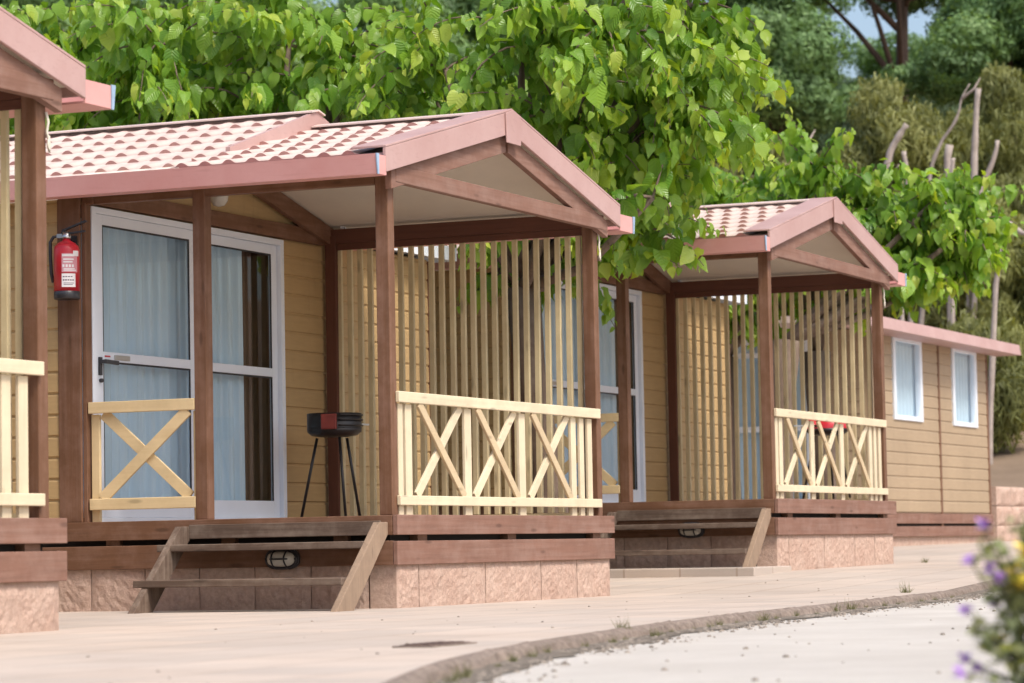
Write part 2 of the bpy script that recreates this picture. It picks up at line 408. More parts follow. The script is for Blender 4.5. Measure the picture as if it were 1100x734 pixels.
mb = MB()
KX2 = [-26+i*0.06 for i in range(0, 900)]
for i, x in enumerate(KX2):
    ky = kerb_y(x); z = gz(x); w = mnoise.noise(Vector((x*2.2, 0, 0)))*0.026+mnoise.noise(Vector((x*9, 4, 0)))*0.022
    zz = mnoise.noise(Vector((x*3.1, 9, 0)))*0.010+mnoise.noise(Vector((x*11, 9, 0)))*0.012
    mb.v += [(x, ky+0.052, z+0.003), (x, ky+0.02+w, z+0.004+zz), (x, ky-0.012+w, z-0.012+zz), (x, ky-0.03+w*1.4, z-KH-0.01)]
for i in range(len(KX2)-1):
    for k in range(3): mb.face([i*4+k, i*4+k+1, i*4+k+5, i*4+k+4], 0, False)
tag(mb.build('kerb', M['kerb']), kind='structure')

mb = MB()
for i, x in enumerate(KX2):
    ky = kerb_y(x); w = 0.16+0.10*mnoise.noise(Vector((x*1.1, 3, 1)))+0.07*mnoise.noise(Vector((x*5, 3, 1)))+0.03*mnoise.noise(Vector((x*17, 3, 1)))
    mb.v += [(x, ky-0.02, gz(x)-KH+0.005), (x, ky-0.03-max(0.03, w), gz(x)-KH+0.004)]
for i in range(len(KX2)-1): mb.face([i*2, i*2+1, i*2+3, i*2+2], 0, False)
tag(mb.build('road_verge', M['verge']), kind='structure')

# dirt band, gravel and grit gathered along the foot of the kerb
mb = MB()
def stone(c, r):
    b = len(mb.v); n = 5; jit = [random.uniform(0.7, 1.25) for _ in range(2*n+1)]
    for ring, (rr, hh) in enumerate(((1, -0.15), (0.75, 0.45))):
        for k in range(n):
            a = 2*math.pi*(k+ring*0.5)/n; q = jit[ring*n+k]
            mb.v.append((c[0]+math.cos(a)*r*rr*q, c[1]+math.sin(a)*r*rr*q, c[2]+r*hh))
    mb.v.append((c[0], c[1], c[2]+r*0.7))
    for k in range(n):
        k2 = (k+1) % n
        mb.face([b+k, b+k2, b+n+k], 0); mb.face([b+k2, b+n+k2, b+n+k], 0); mb.face([b+n+k, b+n+k2, b+2*n], 0)
for _ in range(11000):
    x = random.uniform(-11.5, 9); off = abs(random.gauss(0, 0.13))
    if mnoise.noise(Vector((x*1.3, 2.2, 0)))+0.35 < random.random()*0.9: continue
    stone((x, kerb_y(x)-0.03-off, gz(x)-KH), random.choice((0.004, 0.005, 0.007, 0.009, 0.013)))
for _ in range(160):
    x = random.uniform(-11, 9); stone((x, kerb_y(x)-0.1-random.random()**2*2.2, gz(x)-KH), random.choice((0.006, 0.009, 0.015)))
for _ in range(60):
    x = random.uniform(-11, 7); stone((x, kerb_y(x)+0.1+random.random()*2.2, gz(x)), random.choice((0.004, 0.006, 0.009)))
tag(mb.build('loose_gravel', M['stone']), 'loose grey gravel and grit gathered along the foot of the kerb', 'gravel', kind='stuff')

# ------------------------------------------------------------------ cabin
W = 3.52; D = 2.233; BX = 5.39; BY = 8.2      # porch width, porch depth, body width, body back
SLOPE = 0.237; ZP = 2.715; OH = 0.20; TF = 0.10
SM = 0.316; ZM = 2.815; YM = 1.43
def zpor(x): return ZP-SLOPE*abs(x-W/2)
def zmain(x): return ZM-SM*abs(x-W/2)

def siding(mb, axis, a0, a1, z0, z1, plane, out, pitch=0.14, zbase=0.0, m=0):
    """lapped boards; axis 'x' = wall running along x, facing out*y"""
    k0 = int(math.floor((z0-zbase)/pitch)); k1 = int(math.ceil((z1-zbase)/pitch))
    for k in range(k0, k1):
        lo = max(z0, zbase+k*pitch); hi = min(z1, zbase+(k+1)*pitch)
        if hi-lo < 0.02: continue
        prof = [(plane, lo), (plane+out*0.006, lo), (plane+out*0.007, lo+0.010), (plane+out*0.017, lo+0.016), (plane+out*0.014, hi-0.012), (plane+out*0.008, hi), (plane, hi)]
        mb.prism(prof, 'y' if axis == 'y' else 'x', a0, a1, m) if axis == 'x' else mb.prism(prof, 'y', a0, a1, m)

def tile_sheet(mb, xe, ze, xr, zr, y0, y1, row=0.295, per=0.17, kscale=1.0):
    Ls = math.hypot(xr-xe, zr-ze); rows = max(1, round(Ls/row)); n = max(4, int((y1-y0)/per*14))
    ux, uz = (xr-xe)/Ls, (zr-ze)/Ls; nx_, nz_ = -uz*(1 if xr > xe else -1), abs(ux)
    nxv = -uz if xr > xe else uz
    if xr < xe: nxv = abs(uz)
    else: nxv = -abs(uz)
    for r in range(rows):
        s0 = Ls*r/rows; s1 = Ls*(r+1)/rows
        b = len(mb.v)
        for (s, fr, zero) in ((s0, 1.0, True), (s0, 1.0, False), ((s0+s1)/2, 0.5, False), (s1, 0.0, False)):
            for i in range(n+1):
                y = y0+(y1-y0)*i/n; c = math.cos(2*math.pi*(y/per+0.5*r)); bar = max(0.0, c*0.9+0.1)**0.8
                h = 0.012+bar*(0.004+0.021*fr*kscale)
                if zero: h = 0.008
                mb.v.append((xe+ux*s+nxv*h, y, ze+uz*s+nz_*h))
        for q in range(3):
            for i in range(n):
                a = b+q*(n+1)+i
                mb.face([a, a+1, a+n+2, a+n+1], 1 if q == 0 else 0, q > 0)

def make_cabin():
    root = empty('holiday_cabin', (0, 0, ZB))
    # --- foundation of split blocks
    mb = MB()
    def rough(p0, du, dv, nrm, nu, nv, seed):
        p0, du, dv, nrm = Vector(p0), Vector(du), Vector(dv), Vector(nrm)
        def fn(a, b):
            e = min(a, 1-a, b, 1-b); k = min(1, e*9)
            q = p0+du*a+dv*b
            return q+nrm*(k*(0.010+0.007*mnoise.noise(q*9+Vector((seed, 0, 0)))+0.007*mnoise.noise(q*30)))
        mb.grid(nu, nv, fn, 0, False)
    x = -0.033; i = 0
    cuts = [-0.033, 0.30, 1.33, 2.27, 2.92, 3.553]
    for a, b in zip(cuts, cuts[1:]):
        mb.box(a+0.005, b-0.005, -0.031, 0.15, -0.80, -0.305)
        rough((a+0.006, -0.032, -0.80), (b-a-0.012, 0, 0), (0, 0, 0.49), (0, -1, 0), 40, 24, i*3.1); i += 1
    y = 0.16
    while y < 7.9:
        b = min(y+random.choice((0.40, 0.40, 0.62)), 8.0)
        for (xx, sgn) in ((-0.031, -1), (3.551, 1)):
            x0, x1 = (xx, 0.15) if sgn < 0 else (3.37, xx)
            mb.box(x0, x1, y+0.003, b-0.003, -0.80, -0.305)
        rough((-0.032, y+0.005, -0.80), (0, b-y-0.010, 0), (0, 0, 0.49), (-1, 0, 0), 14, 14, y*5.3)
        y = b
    mb.box(3.56, BX, D+0.02, D+0.2, -0.80, -0.305); mb.box(BX-0.2, BX, D+0.2, 8.0, -0.80, -0.305)
    mb.build('block_base', M['block'], root)
    # --- deck skirt boards (each its own board)
    o = MB().box(-0.064, 3.584, -0.064, -0.03, -0.125, 0.0).build('skirt_board', M['front_x'], root, 0.004)
    MB().box(-0.064, 3.584, -0.062, -0.03, -0.3115, -0.163).build('skirt_board', M['front_x'], root, 0.004)
    MB().box(-0.064, -0.03, -0.027, BY, -0.125, -0.002).build('skirt_board', M['brown_y'], root, 0.004)
    MB().box(-0.062, -0.03, -0.027, BY, -0.3115, -0.160).build('skirt_board', M['brown_y'], root, 0.004)
    MB().box(3.55, 3.584, -0.027, D, -0.125, -0.002).build('skirt_board', M['brown_y'], root, 0.004)
    MB().box(3.55, 3.582, -0.027, D, -0.3115, -0.160).build('skirt_board', M['brown_y'], root, 0.004)
    MB().box(3.60, BX+0.01, D-0.05, D-0.02, -0.125, -0.002).build('skirt_board', M['front_x'], root, 0.004)
    MB().box(3.60, BX+0.01, D-0.05, D-0.02, -0.3115, -0.160).build('skirt_board', M['front_x'], root, 0.004)
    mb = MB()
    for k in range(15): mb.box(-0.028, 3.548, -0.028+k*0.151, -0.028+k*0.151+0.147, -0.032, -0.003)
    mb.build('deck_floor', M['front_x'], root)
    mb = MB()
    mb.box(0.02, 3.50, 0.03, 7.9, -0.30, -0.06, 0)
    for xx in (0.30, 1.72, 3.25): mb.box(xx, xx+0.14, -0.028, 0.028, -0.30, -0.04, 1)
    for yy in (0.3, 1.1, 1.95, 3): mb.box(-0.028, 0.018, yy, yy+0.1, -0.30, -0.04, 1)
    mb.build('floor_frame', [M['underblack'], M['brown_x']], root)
    # --- posts
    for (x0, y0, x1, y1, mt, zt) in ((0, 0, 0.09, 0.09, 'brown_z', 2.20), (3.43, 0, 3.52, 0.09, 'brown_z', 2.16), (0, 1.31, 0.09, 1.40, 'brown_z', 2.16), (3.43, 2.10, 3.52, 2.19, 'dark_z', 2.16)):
        MB().box(x0, x1, y0, y1, -0.002, zt).build('post', M[mt], root, 0.006)
    # --- eave beams
    MB().box(0.012, 0.078, 0.095, D-0.02, 2.08, 2.21).build('eave_beam', M['brown_y'], root, 0.004)
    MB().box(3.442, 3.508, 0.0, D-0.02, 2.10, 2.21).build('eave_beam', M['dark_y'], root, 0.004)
    # --- gable tie beam and rafters on the road side
    MB().box(0.0, 3.50, -0.062, -0.004, 2.084, 2.19).build('tie_beam', M['front_x'], root, 0.005)
    for sgn in (-1, 1):
        xe = -0.06 if sgn < 0 else W+0.06; xc = W/2+sgn*0.02
        t = 0.12
        pts = [(xe, zpor(xe)-0.13), (xc, zpor(xc)-0.13), (xc, zpor(xc)-0.13-t), (xe, zpor(xe)-0.13-t)]
        MB().prism(pts, 'y', -0.058, -0.012).build('gable_rafter', M['front_x'], root, 0.004)
    # --- end wall
    mb = MB()
    siding(mb, 'x', 2.80, 3.43, 0.0, 2.085, D, -1)
    siding(mb, 'x', 3.43, BX-0.07, 0.0, 2.12, D, -1)
    mb.box(2.79, BX-0.05, D, D+0.05, -0.02, 2.13)
    mb.build('end_wall', M['siding'], root)
    mb = MB()
    mb.prism([(0.02, 2.09), (W-0.02, 2.09), (W-0.02, zpor(W)-0.05), (W/2, ZP-0.05), (0.02, zpor(0)-0.05)], 'y', D+0.001, D+0.05)
    for k in range(4): pass
    mb.build('gable_panel', M['siding'], root)
    MB().box(0.0, W-0.09, D-0.045, D-0.001, 2.09, 2.20).build('wall_beam', M['brown_x'], root, 0.004)
    for sgn in (-1, 1):
        xe = 0.0 if sgn < 0 else W; xc = W/2+sgn*0.01
        pts = [(xe, zpor(xe)-0.085), (xc, zpor(xc)-0.085), (xc, zpor(xc)-0.22), (xe, zpor(xe)-0.22)]
        MB().prism(pts, 'y', D-0.09, D-0.047).build('wall_rafter', M['brown_x'], root, 0.004)
    # --- side walls
    mb = MB(); siding(mb, 'y2', D+0.20, BY, 0.0, 2.2, 0, -1) if False else None
    def siding_y(mb, a0, a1, z0, z1, plane, out):
        k1 = int(math.ceil((z1-z0)/0.14))
        for k in range(k1):
            lo = z0+k*0.14; hi = min(z1, lo+0.14)
            if hi-lo < 0.02: continue
            mb.prism([(plane, lo), (plane+out*0.006, lo), (plane+out*0.007, lo+0.010), (plane+out*0.017, lo+0.016), (plane+out*0.014, hi-0.012), (plane+out*0.008, hi), (plane, hi)], 'y', a0, a1)
    siding_y(mb, D+0.17, 3.14, 0, 2.24, 0, -1); siding_y(mb, 3.14, 3.98, 0, 1.12, 0, -1); siding_y(mb, 3.98, BY, 0, 2.24, 0, -1)
    mb.box(0, 0.05, D+0.05, 3.14, -0.02, 2.25); mb.box(0, 0.05, 3.98, BY, -0.02, 2.25); mb.box(0, 0.05, 3.14, 3.98, -0.02, 1.12)
    siding_y(mb, D+0.05, BY, 0, 2.12, BX, 1); mb.box(BX-0.05, BX, D+0.05, BY, -0.02, 2.13)
    mb.box(0.06, BX-0.06, BY-0.05, BY, -0.02, 2.13)
    mb.build('side_wall', M['siding'], root)
    # window in the long wall
    wf = MB()
    wf.box(-0.03, 0.03, 3.14, 3.20, 1.12, 2.20); wf.box(-0.03, 0.03, 3.92, 3.98, 1.12, 2.20); wf.box(-0.03, 0.03, 3.20, 3.92, 2.14, 2.20); wf.box(-0.03, 0.03, 3.20, 3.92, 1.12, 1.18); wf.box(-0.03, 0.03, 3.53, 3.59, 1.18, 2.14)
    wfo = wf.build('window', M['white'], root, 0.004)
    MB().sheet_x(0.0, 3.20, 3.53, 1.18, 2.14).sheet_x(0.0, 3.59, 3.92, 1.18, 2.14).build('pane', M['glass'], wfo)
    cb = MB(); cb.grid(90, 1, lambda a, b: (0.075+0.018*math.sin(a*60), 3.15+0.82*a, 1.13+1.06*b)); cb.build('curtain', M['curtain'], wfo)
    # corner trims
    MB().box(-0.024, 0.0, D-0.0, D+0.17, -0.002, 2.2).build('corner_trim', M['brown_z'], root, 0.004)
    MB().box(0.0, 0.075, D-0.03, D, -0.002, 2.09).build('corner_trim', M['brown_z'], root, 0.004)
    MB().box(BX-0.07, BX+0.02, D-0.025, D+0.07, -0.002, 2.12).build('corner_trim', M['brown_z'], root, 0.004)
    # interior
    mb = MB()
    mb.box(0.06, BX-0.06, D+0.06, 5.0, -0.018, 0.004); mb.box(0.06, BX-0.06, 5.0, 5.04, -0.018, 2.2); mb.box(0.06, BX-0.06, D+0.06, 5.0, 2.16, 2.19)
    mb.box(3.0, 3.04, D+0.06, 5.0, 0.0, 2.15)
    mb.box(2.34, 2.60, 2.62, 2.66, 0.0, 2.15)
    mb.build('interior', M['interior'], root)
    # --- sliding glass door: two leaves
    door = MB()
    yb0, yb1 = D-0.035, D+0.03
    door.box(0.08, 0.13, yb0, yb1, -0.002, 2.078); door.box(2.735, 2.785, yb0, yb1, -0.002, 2.078); door.box(0.13, 2.735, yb0, yb1, 2.035, 2.078); door.box(0.13, 2.735, yb0, yb1, -0.002, 0.03)
    do = door.build('door_frame', M['white'], root, 0.003)
    for (x0, x1, yl) in ((0.134, 1.47, D-0.028), (1.44, 2.731, D-0.001)):
        lf = MB(); st = 0.085; y0, y1 = yl, yl+0.026
        lf.box(x0, x0+st, y0, y1, 0.031, 2.033); lf.box(x1-st, x1, y0, y1, 0.031, 2.033)
        lf.box(x0+st, x1-st, y0, y1, 1.965, 2.033); lf.box(x0+st, x1-st, y0, y1, 0.031, 0.155); lf.box(x0+st, x1-st, y0, y1, 1.062, 1.125)
        lo = lf.build('door_leaf', M['white'], root, 0.003)
        MB().sheet_y(yl+0.012, x0+st, x1-st, 0.155, 1.062).build('pane', M['glass'], lo)
        MB().sheet_y(yl+0.012, x0+st, x1-st, 1.125, 1.965).build('pane', M['glass'], lo)
        sl = MB()
        for (za, zb_) in ((0.155, 1.062), (1.125, 1.965)):
            sl.box(x0+st, x0+st+0.012, yl+0.002, yl+0.009, za, zb_); sl.box(x1-st-0.012, x1-st, yl+0.002, yl+0.009, za, zb_)
            sl.box(x0+st+0.012, x1-st-0.012, yl+0.002, yl+0.009, zb_-0.012, zb_)
        sl.build('seal', M['seal'], lo)
        if x0 < 1:
            h = MB(); h.box(x0+0.015, x0+0.05, y0-0.016, y0-0.001, 0.965, 1.085)
            h.bar((x0+0.03, y0-0.045, 1.055), (x0+0.19, y0-0.05, 1.050), 0.018, 0.028); h.bar((x0+0.03, y0-0.001, 1.055), (x0+0.03, y0-0.05, 1.055), 0.022, 0.024)
            h.lathe((x0+0.035, y0-0.012, 0.93), [(0.014, -0.011), (0.014, 0.010)], 10, 0, 'y')
            h.build('handle', M['gun'], lo, 0.003)
            MB().box(x0+0.22, x0+0.42, y0-0.008, y0-0.001, 1.075, 1.108).build('latch_plate', M['chrome'], lo, 0.003)
            MB().box(x0+0.10, x0+0.17, y0-0.003, y0-0.001, 1.09, 1.100).build('sticker', M['red'], lo)
    def folds(x0, x1, y, amp, n, seed):
        cb = MB(); ph = random.Random(seed)
        f = [ph.uniform(0.8, 1.3) for _ in range(4)]
        cb.grid(int((x1-x0)*110), 8, lambda a, b: (x0+(x1-x0)*a, y+amp*(math.sin(a*n*f[0]+b*0.6)+0.5*math.sin(a*n*2.3*f[1]+1+b*0.9)+0.35*math.sin(a*n*0.45*f[2])), 0.03+1.99*b))
        return cb
    folds(0.15, 1.45, 2.345, 0.020, 46, 3).build('curtain', M['curtain'], do)
    folds(1.50, 2.42, 2.36, 0.020, 34, 8).build('curtain', M['curtain'], do)
    folds(2.52, 2.72, 2.44, 0.018, 13, 9).build('brown_curtain', M['interior'], do)
    # --- slat screen along the far side
    scr = MB().box(3.452, 3.500, 0.095, 2.095, -0.002, 0.028).build('slat_screen', M['khaki_y'], root)
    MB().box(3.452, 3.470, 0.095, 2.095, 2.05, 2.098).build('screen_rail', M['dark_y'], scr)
    n = 24
    for k in range(n):
        yc = 0.135+k*(1.955/(n-1)); dx = random.uniform(-0.002, 0.002)
        lean = random.uniform(-0.004, 0.004)
        hw = 0.0195
        MB().hexa([(3.453+dx, yc-hw, 0.03), (3.499+dx, yc-hw, 0.03), (3.499+dx, yc+hw, 0.03), (3.453+dx, yc+hw, 0.03),
                   (3.472+dx, yc-hw+lean, 2.13), (3.4995+dx, yc-hw+lean, 2.13), (3.4995+dx, yc+hw+lean, 2.13), (3.472+dx, yc+hw+lean, 2.13)]).build('slat', M['khaki_z'], scr, 0.003)
    # --- road-side railing
    rl = MB().box(0.06, 3.44, -0.030, -0.002, 0.705, 0.775).build('railing', M['cream_x'], root, 0.005)
    MB().box(0.06, 3.44, -0.030, -0.002, 0.060, 0.122).build('bottom_rail', M['cream_x'], rl, 0.005)
    for a, b in ((0.10, 0.17), (0.206, 0.30), (1.108, 1.215), (2.01, 2.115), (2.94, 3.03), (3.10, 3.18), (3.25, 3.335)):
        MB().box(a, b, 0.0, 0.020, -0.002, 0.70).build('baluster', M['cream_z'], rl, 0.003)
    for a, b in ((0.375, 1.06), (1.275, 1.95), (2.20, 2.89)):
        MB().bar((a, -0.013, 0.710), (b, -0.013, 0.118), 0.020, 0.062, (0, 0, 1)).build('cross_brace', M['tan_x'], rl, 0.003)
        MB().bar((b, 0.010, 0.710), (a, 0.010, 0.118), 0.018, 0.068, (0, 0, 1)).build('cross_brace', M['cream_x'], rl, 0.003)
    # --- little side gate rail between wall and middle post
    gt = MB().box(0.0, 0.032, 1.402, 2.195, 0.705, 0.78).build('side_railing', M['yel_y'], root, 0.005)
    MB().box(0.0, 0.030, 1.402, 2.19, 0.075, 0.15).build('bottom_rail', M['yel_y'], gt, 0.005)
    MB().box(0.034, 0.060, 2.13, 2.19, -0.002, 0.70).build('stile', M['yel_z'], gt, 0.003)
    MB().box(0.034, 0.058, 1.402, 1.43, -0.002, 0.70).build('stile', M['yel_z'], gt, 0.003)
    MB().bar((0.018, 1.46, 0.705), (0.018, 2.10, 0.15), 0.020, 0.075, (0, 0, 1)).build('cross_brace', M['yel_y'], gt, 0.003)
    MB().bar((0.042, 2.10, 0.705), (0.042, 1.46, 0.15), 0.020, 0.075, (0, 0, 1)).build('cross_brace', M['yel_y'], gt, 0.003)
    # --- roof
    mb = MB()
    xl, xr_ = -OH, W+OH
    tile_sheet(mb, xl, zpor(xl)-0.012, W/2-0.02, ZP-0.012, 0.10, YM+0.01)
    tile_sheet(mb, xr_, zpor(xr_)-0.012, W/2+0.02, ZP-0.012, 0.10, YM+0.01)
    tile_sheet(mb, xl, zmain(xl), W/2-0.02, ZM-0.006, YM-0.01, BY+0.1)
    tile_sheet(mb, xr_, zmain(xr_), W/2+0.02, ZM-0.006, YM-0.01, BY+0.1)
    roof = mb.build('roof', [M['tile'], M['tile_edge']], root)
    mb = MB()
    mb.prism([(xl, zpor(xl)-0.02), (W/2, ZP-0.02), (xr_, zpor(xr_)-0.02), (xr_, zpor(xr_)-0.075), (W/2, ZP-0.075), (xl, zpor(xl)-0.075)], 'y', -0.065, D+0.0)
    mb.prism([(xl, zmain(xl)-0.05), (W/2, ZM-0.05), (xr_, zmain(xr_)-0.05), (xr_, zmain(xr_)-0.10), (W/2, ZM-0.10), (xl, zmain(xl)-0.10)], 'y', D+0.06, BY+0.05)
    mb.build('soffit', M['soffit'], roof)
    # raised end of the main roof: sloping metal upstand
    mb = MB()
    for sgn in (-1, 1):
        xs_ = W/2+sgn*1.27
        mb.prism([(W/2, ZM+0.035), (xs_, zmain(xs_)+0.045), (xs_, zpor(xs_)-0.015), (W/2, ZP-0.015)], 'y', YM-0.045, YM-0.012)
    mb.build('upstand', M['fascia'], roof)
    # verge flashing on top along the porch front, and the two gable boards
    for sgn in (-1, 1):
        xe = W/2+sgn*(W/2+OH+0.02)
        MB().prism([(xe, zpor(xe)+0.045), (W/2, ZP+0.045), (W/2, ZP+0.030), (xe, zpor(xe)+0.030)], 'y', -TF, 0.14).build('verge_flashing', M['cap'] if False else M['fascia'], roof, 0.003)
        MB().prism([(xe, zpor(xe)+0.028), (W/2, ZP+0.028), (W/2, ZP-0.125), (xe, zpor(xe)-0.125)], 'y', -TF, -TF+0.024).build('gable_board', M['fascia'], roof, 0.004)
    MB().prism([(W/2-0.13, zpor(W/2-0.13)+0.03), (W/2, ZP+0.034), (W/2+0.13, zpor(W/2-0.13)+0.03), (W/2+0.12, ZP-0.20), (W/2-0.12, ZP-0.20)], 'y', -TF-0.012, -TF-0.002).build('apex_plate', M['fascia'], roof, 0.003)
    # ridge caps
    mb = MB()
    for (z, ya, yb) in ((ZP+0.03, 0.12, YM-0.05), (ZM+0.035, YM-0.06, BY+0.1)):
        mb.prism([(W/2-0.10, z-0.012), (W/2, z+0.012), (W/2+0.10, z-0.012), (W/2+0.10, z-0.022), (W/2, z+0.0), (W/2-0.10, z-0.022)], 'y', ya, yb)
    mb.build('ridge_cap', M['cap'], roof)
    for sgn in (-1, 1):
        xe = W/2+sgn*(W/2+OH); xf = xe-sgn*0.02
        MB().box(min(xe, xf), max(xe, xf), YM-0.011, BY+0.09, 2.13, zmain(xe)+0.004).box(min(xe, xf), max(xe, xf), -TF+0.03, YM-0.05, 2.13, zpor(xe)-0.004).build('eave_board', M['fascia'], roof)
    # gutters: open boxes with metal front
    for (xa, xb) in ((-0.36, -0.21), (W+0.215, W+0.50)):
        g = MB(); zt, zb_ = 2.222, 2.098
        xo, xi = (xa, xb) if xa < 0 else (xb, xa); s = 1 if xo < xi else -1
        g.prism([(xo, zt), (xo+s*0.012, zt), (xo+s*0.030, zb_+0.012), (xi, zb_+0.012), (xi, zb_), (xo+s*0.020, zb_)], 'y', -TF+0.012, BY+0.1)
        g.prism([(xo+s*0.002, zt-0.002), (xi, zt-0.002), (xi, zb_+0.002), (xo+s*0.021, zb_+0.002)], 'y', -TF+0.004, -TF+0.012)
        go = g.build('gutter', M['gutter'], roof)
        MB().prism([(xo-s*0.003, zt+0.002), (xo+s*0.035, zt+0.002), (xo+s*0.035, zb_-0.002), (xo+s*0.016, zb_-0.002)], 'y', -TF-0.004, -TF+0.003).build('cap_film', M['bluefilm'], go)
    # low flat roof over the wide part of the body
    mb = MB()
    mb.box(W+0.20, BX+0.12, D-0.16, BY, 2.16, 2.22, 0)
    mb.box(W-0.05, BX+0.14, D-0.185, D-0.16, 2.125, 2.235, 0)
    mb.box(BX+0.12, BX+0.14, D-0.16, BY, 2.125, 2.235, 0)
    mb.build('side_roof', M['white'], root)
    return root

c2 = make_cabin()
c2.location = (0, 0, ZB)
tag(c2, 'tan cabin with a red fire extinguisher beside its white glass door, nearest whole cabin', 'cabin', 'timber holiday cabins in a row')
c1 = copy_tree(c2); c1.location = (-7.728, -0.119, ZB-0.03); c1.rotation_euler.z = -0.0053
tag(c1, 'timber cabin cut off by the left edge, only its porch corner showing', 'cabin')
c3 = copy_tree(c2); c3.location = (7.762, 0.132, ZB+0.16); c3.rotation_euler.z = 0.010
tag(c3, 'tan timber cabin whose gutter has mulberry leaves hanging over it, second whole cabin', 'cabin')

# far cabin: wide body end without a porch
def far_cabin():
    r = empty('holiday_cabin', (18.1, 2.4, ZB+0.12))
    w = 5.42; h = 2.2
    mb = MB()
    siding(mb, 'x', 0.06, 0.93, 0, h, 0, -1, 0.147); siding(mb, 'x', 2.22, 2.97, 0, h, 0, -1, 0.147); siding(mb, 'x', 3.03, 3.62, 0, h, 0, -1, 0.147); siding(mb, 'x', 4.84, w-0.06, 0, h, 0, -1, 0.147)
    for a, b in ((0.93, 2.22), (3.62, 4.84)):
        siding(mb, 'x', a, b, 0, 1.145, 0, -1, 0.147); mb.box(a, b, 0, 0.05, 2.17, h)
        mb.box(a, b, 0, 0.05, 0, 1.14)
    for a, b in ((0, 0.93), (2.22, 3.62), (4.84, w)): mb.box(a, b, 0, 0.05, 0, h)
    mb.box(w-0.05, w, 0.05, 8, 0, h); mb.box(0, w, 7.95, 8, 0, h)
    k = 0
    while k*0.147 < h:
        lo = k*0.147; hi = min(h, lo+0.147); k += 1
        for (ya, yb) in ((0.05, 0.72), (1.92, 8)):
            mb.prism([(0, lo), (-0.006, lo), (-0.017, lo+0.016), (-0.008, hi), (0, hi)], 'y', ya, yb)
    mb.box(0, 0.05, 0.05, 0.72, 0, h); mb.box(0, 0.05, 1.92, 7.9, 0, h)
    mb.build('wall', M['siding_far'], r)
    for x in (0.0, 2.97, w-0.06): MB().box(x-0.01, x+0.06, -0.024, 0.0, -0.28, h).build('trim_post', M['brown_z'], r, 0.003)
    MB().box(-0.02, w+0.04, -0.034, -0.001, -0.13, -0.005).build('skirt_board', M['front_x'], r, 0.004)
    MB().box(-0.02, w+0.04, -0.034, -0.001, -0.29, -0.165).build('skirt_board', M['front_x'], r, 0.004)
    MB().box(0.02, w-0.1, 0.012, 0.3, -0.7, -0.28).build('block_base', M['block'], r)
    MB().box(0.02, w, 0.02, 7.9, -0.28, -0.03).build('floor_frame', M['underblack'], r)
    for a, b in ((0.95, 2.20), (3.64, 4.82)):
        f = MB(); z0, z1 = 1.14, 2.17
        f.box(a, a+0.09, -0.035, 0.04, z0, z1); f.box(b-0.09, b, -0.035, 0.04, z0, z1); f.box(a+0.09, b-0.09, -0.035, 0.04, z0, z0+0.06); f.box(a+0.09, b-0.09, -0.035, 0.04, z1-0.06, z1)
        fo = f.build('window', M['white'], r, 0.004)
        MB().sheet_y(-0.004, a+0.09, b-0.09, z0+0.06, z1-0.06).build('pane', M['glass'], fo)
        cb = MB(); cb.grid(120, 1, lambda u, v: (a+(b-a)*u, 0.07+0.02*math.sin(u*50), z0+(z1-z0)*v)); cb.build('curtain', M['curtain'], fo)
    # glazed double door in the side wall
    f = MB()
    for y in (0.72, 1.27, 1.86): f.box(-0.035, 0.03, y, y+0.06, 0.03, 2.06)
    for (z0, z1) in ((0.0, 0.16), (1.0, 1.07), (1.90, 1.96), (2.06, 2.12)): f.box(-0.033, 0.028, 0.72, 1.92, z0, z1)
    fo = f.build('door_frame', M['white'], r, 0.003)
    MB().sheet_x(-0.004, 0.78, 1.86, 0.16, 2.06).build('pane', M['glass'], fo)
    cb = MB(); cb.grid(120, 1, lambda u, v: (0.08+0.02*math.sin(u*46), 0.75+1.15*u, 0.05+2.0*v)); cb.build('curtain', M['curtain'], fo)
    MB().box(0.06, w-0.06, 3, 3.04, 0, h).box(0.06, w-0.06, 0.1, 3, 0, 0.01).box(0.06, w-0.06, 0.1, 3, h-0.02, h).build('interior', M['interior'], r)
    rf = MB(); rf.hexa([(-1.2, -0.36, h+0.02), (w+0.36, -0.36, h+0.02), (w+0.36, 8.2, h+0.02), (-1.2, 8.2, h+0.02), (-1.2, -0.36, h+0.07), (w+0.36, -0.36, h+0.07), (w+0.36, 8.2, h+0.32), (-1.2, 8.2, h+0.32)])
    ro = rf.build('roof', M['cap'], r)
    MB().prism([(-0.40, h-0.055), (-0.375, h+0.085), (-0.362, h+0.085), (-0.362, h-0.04), (-0.03, h-0.04), (-0.03, h-0.055)], 'x', -1.22, w+0.38).build('gutter', M['fascia'], ro)
    return r
c4 = far_cabin()
tag(c4, 'beige cabin end with two narrow white windows and flat pink eave, farthest in the row', 'cabin', 'timber holiday cabins in a row')

# ------------------------------------------------------------------ small fittings
def world_of(c, x, y, z): 
    return c.matrix_world_local @ Vector((x, y, z)) if False else (Matrix.Translation(c.location) @ Matrix.Rotation(c.rotation_euler.z, 4, 'Z')) @ Vector((x, y, z))

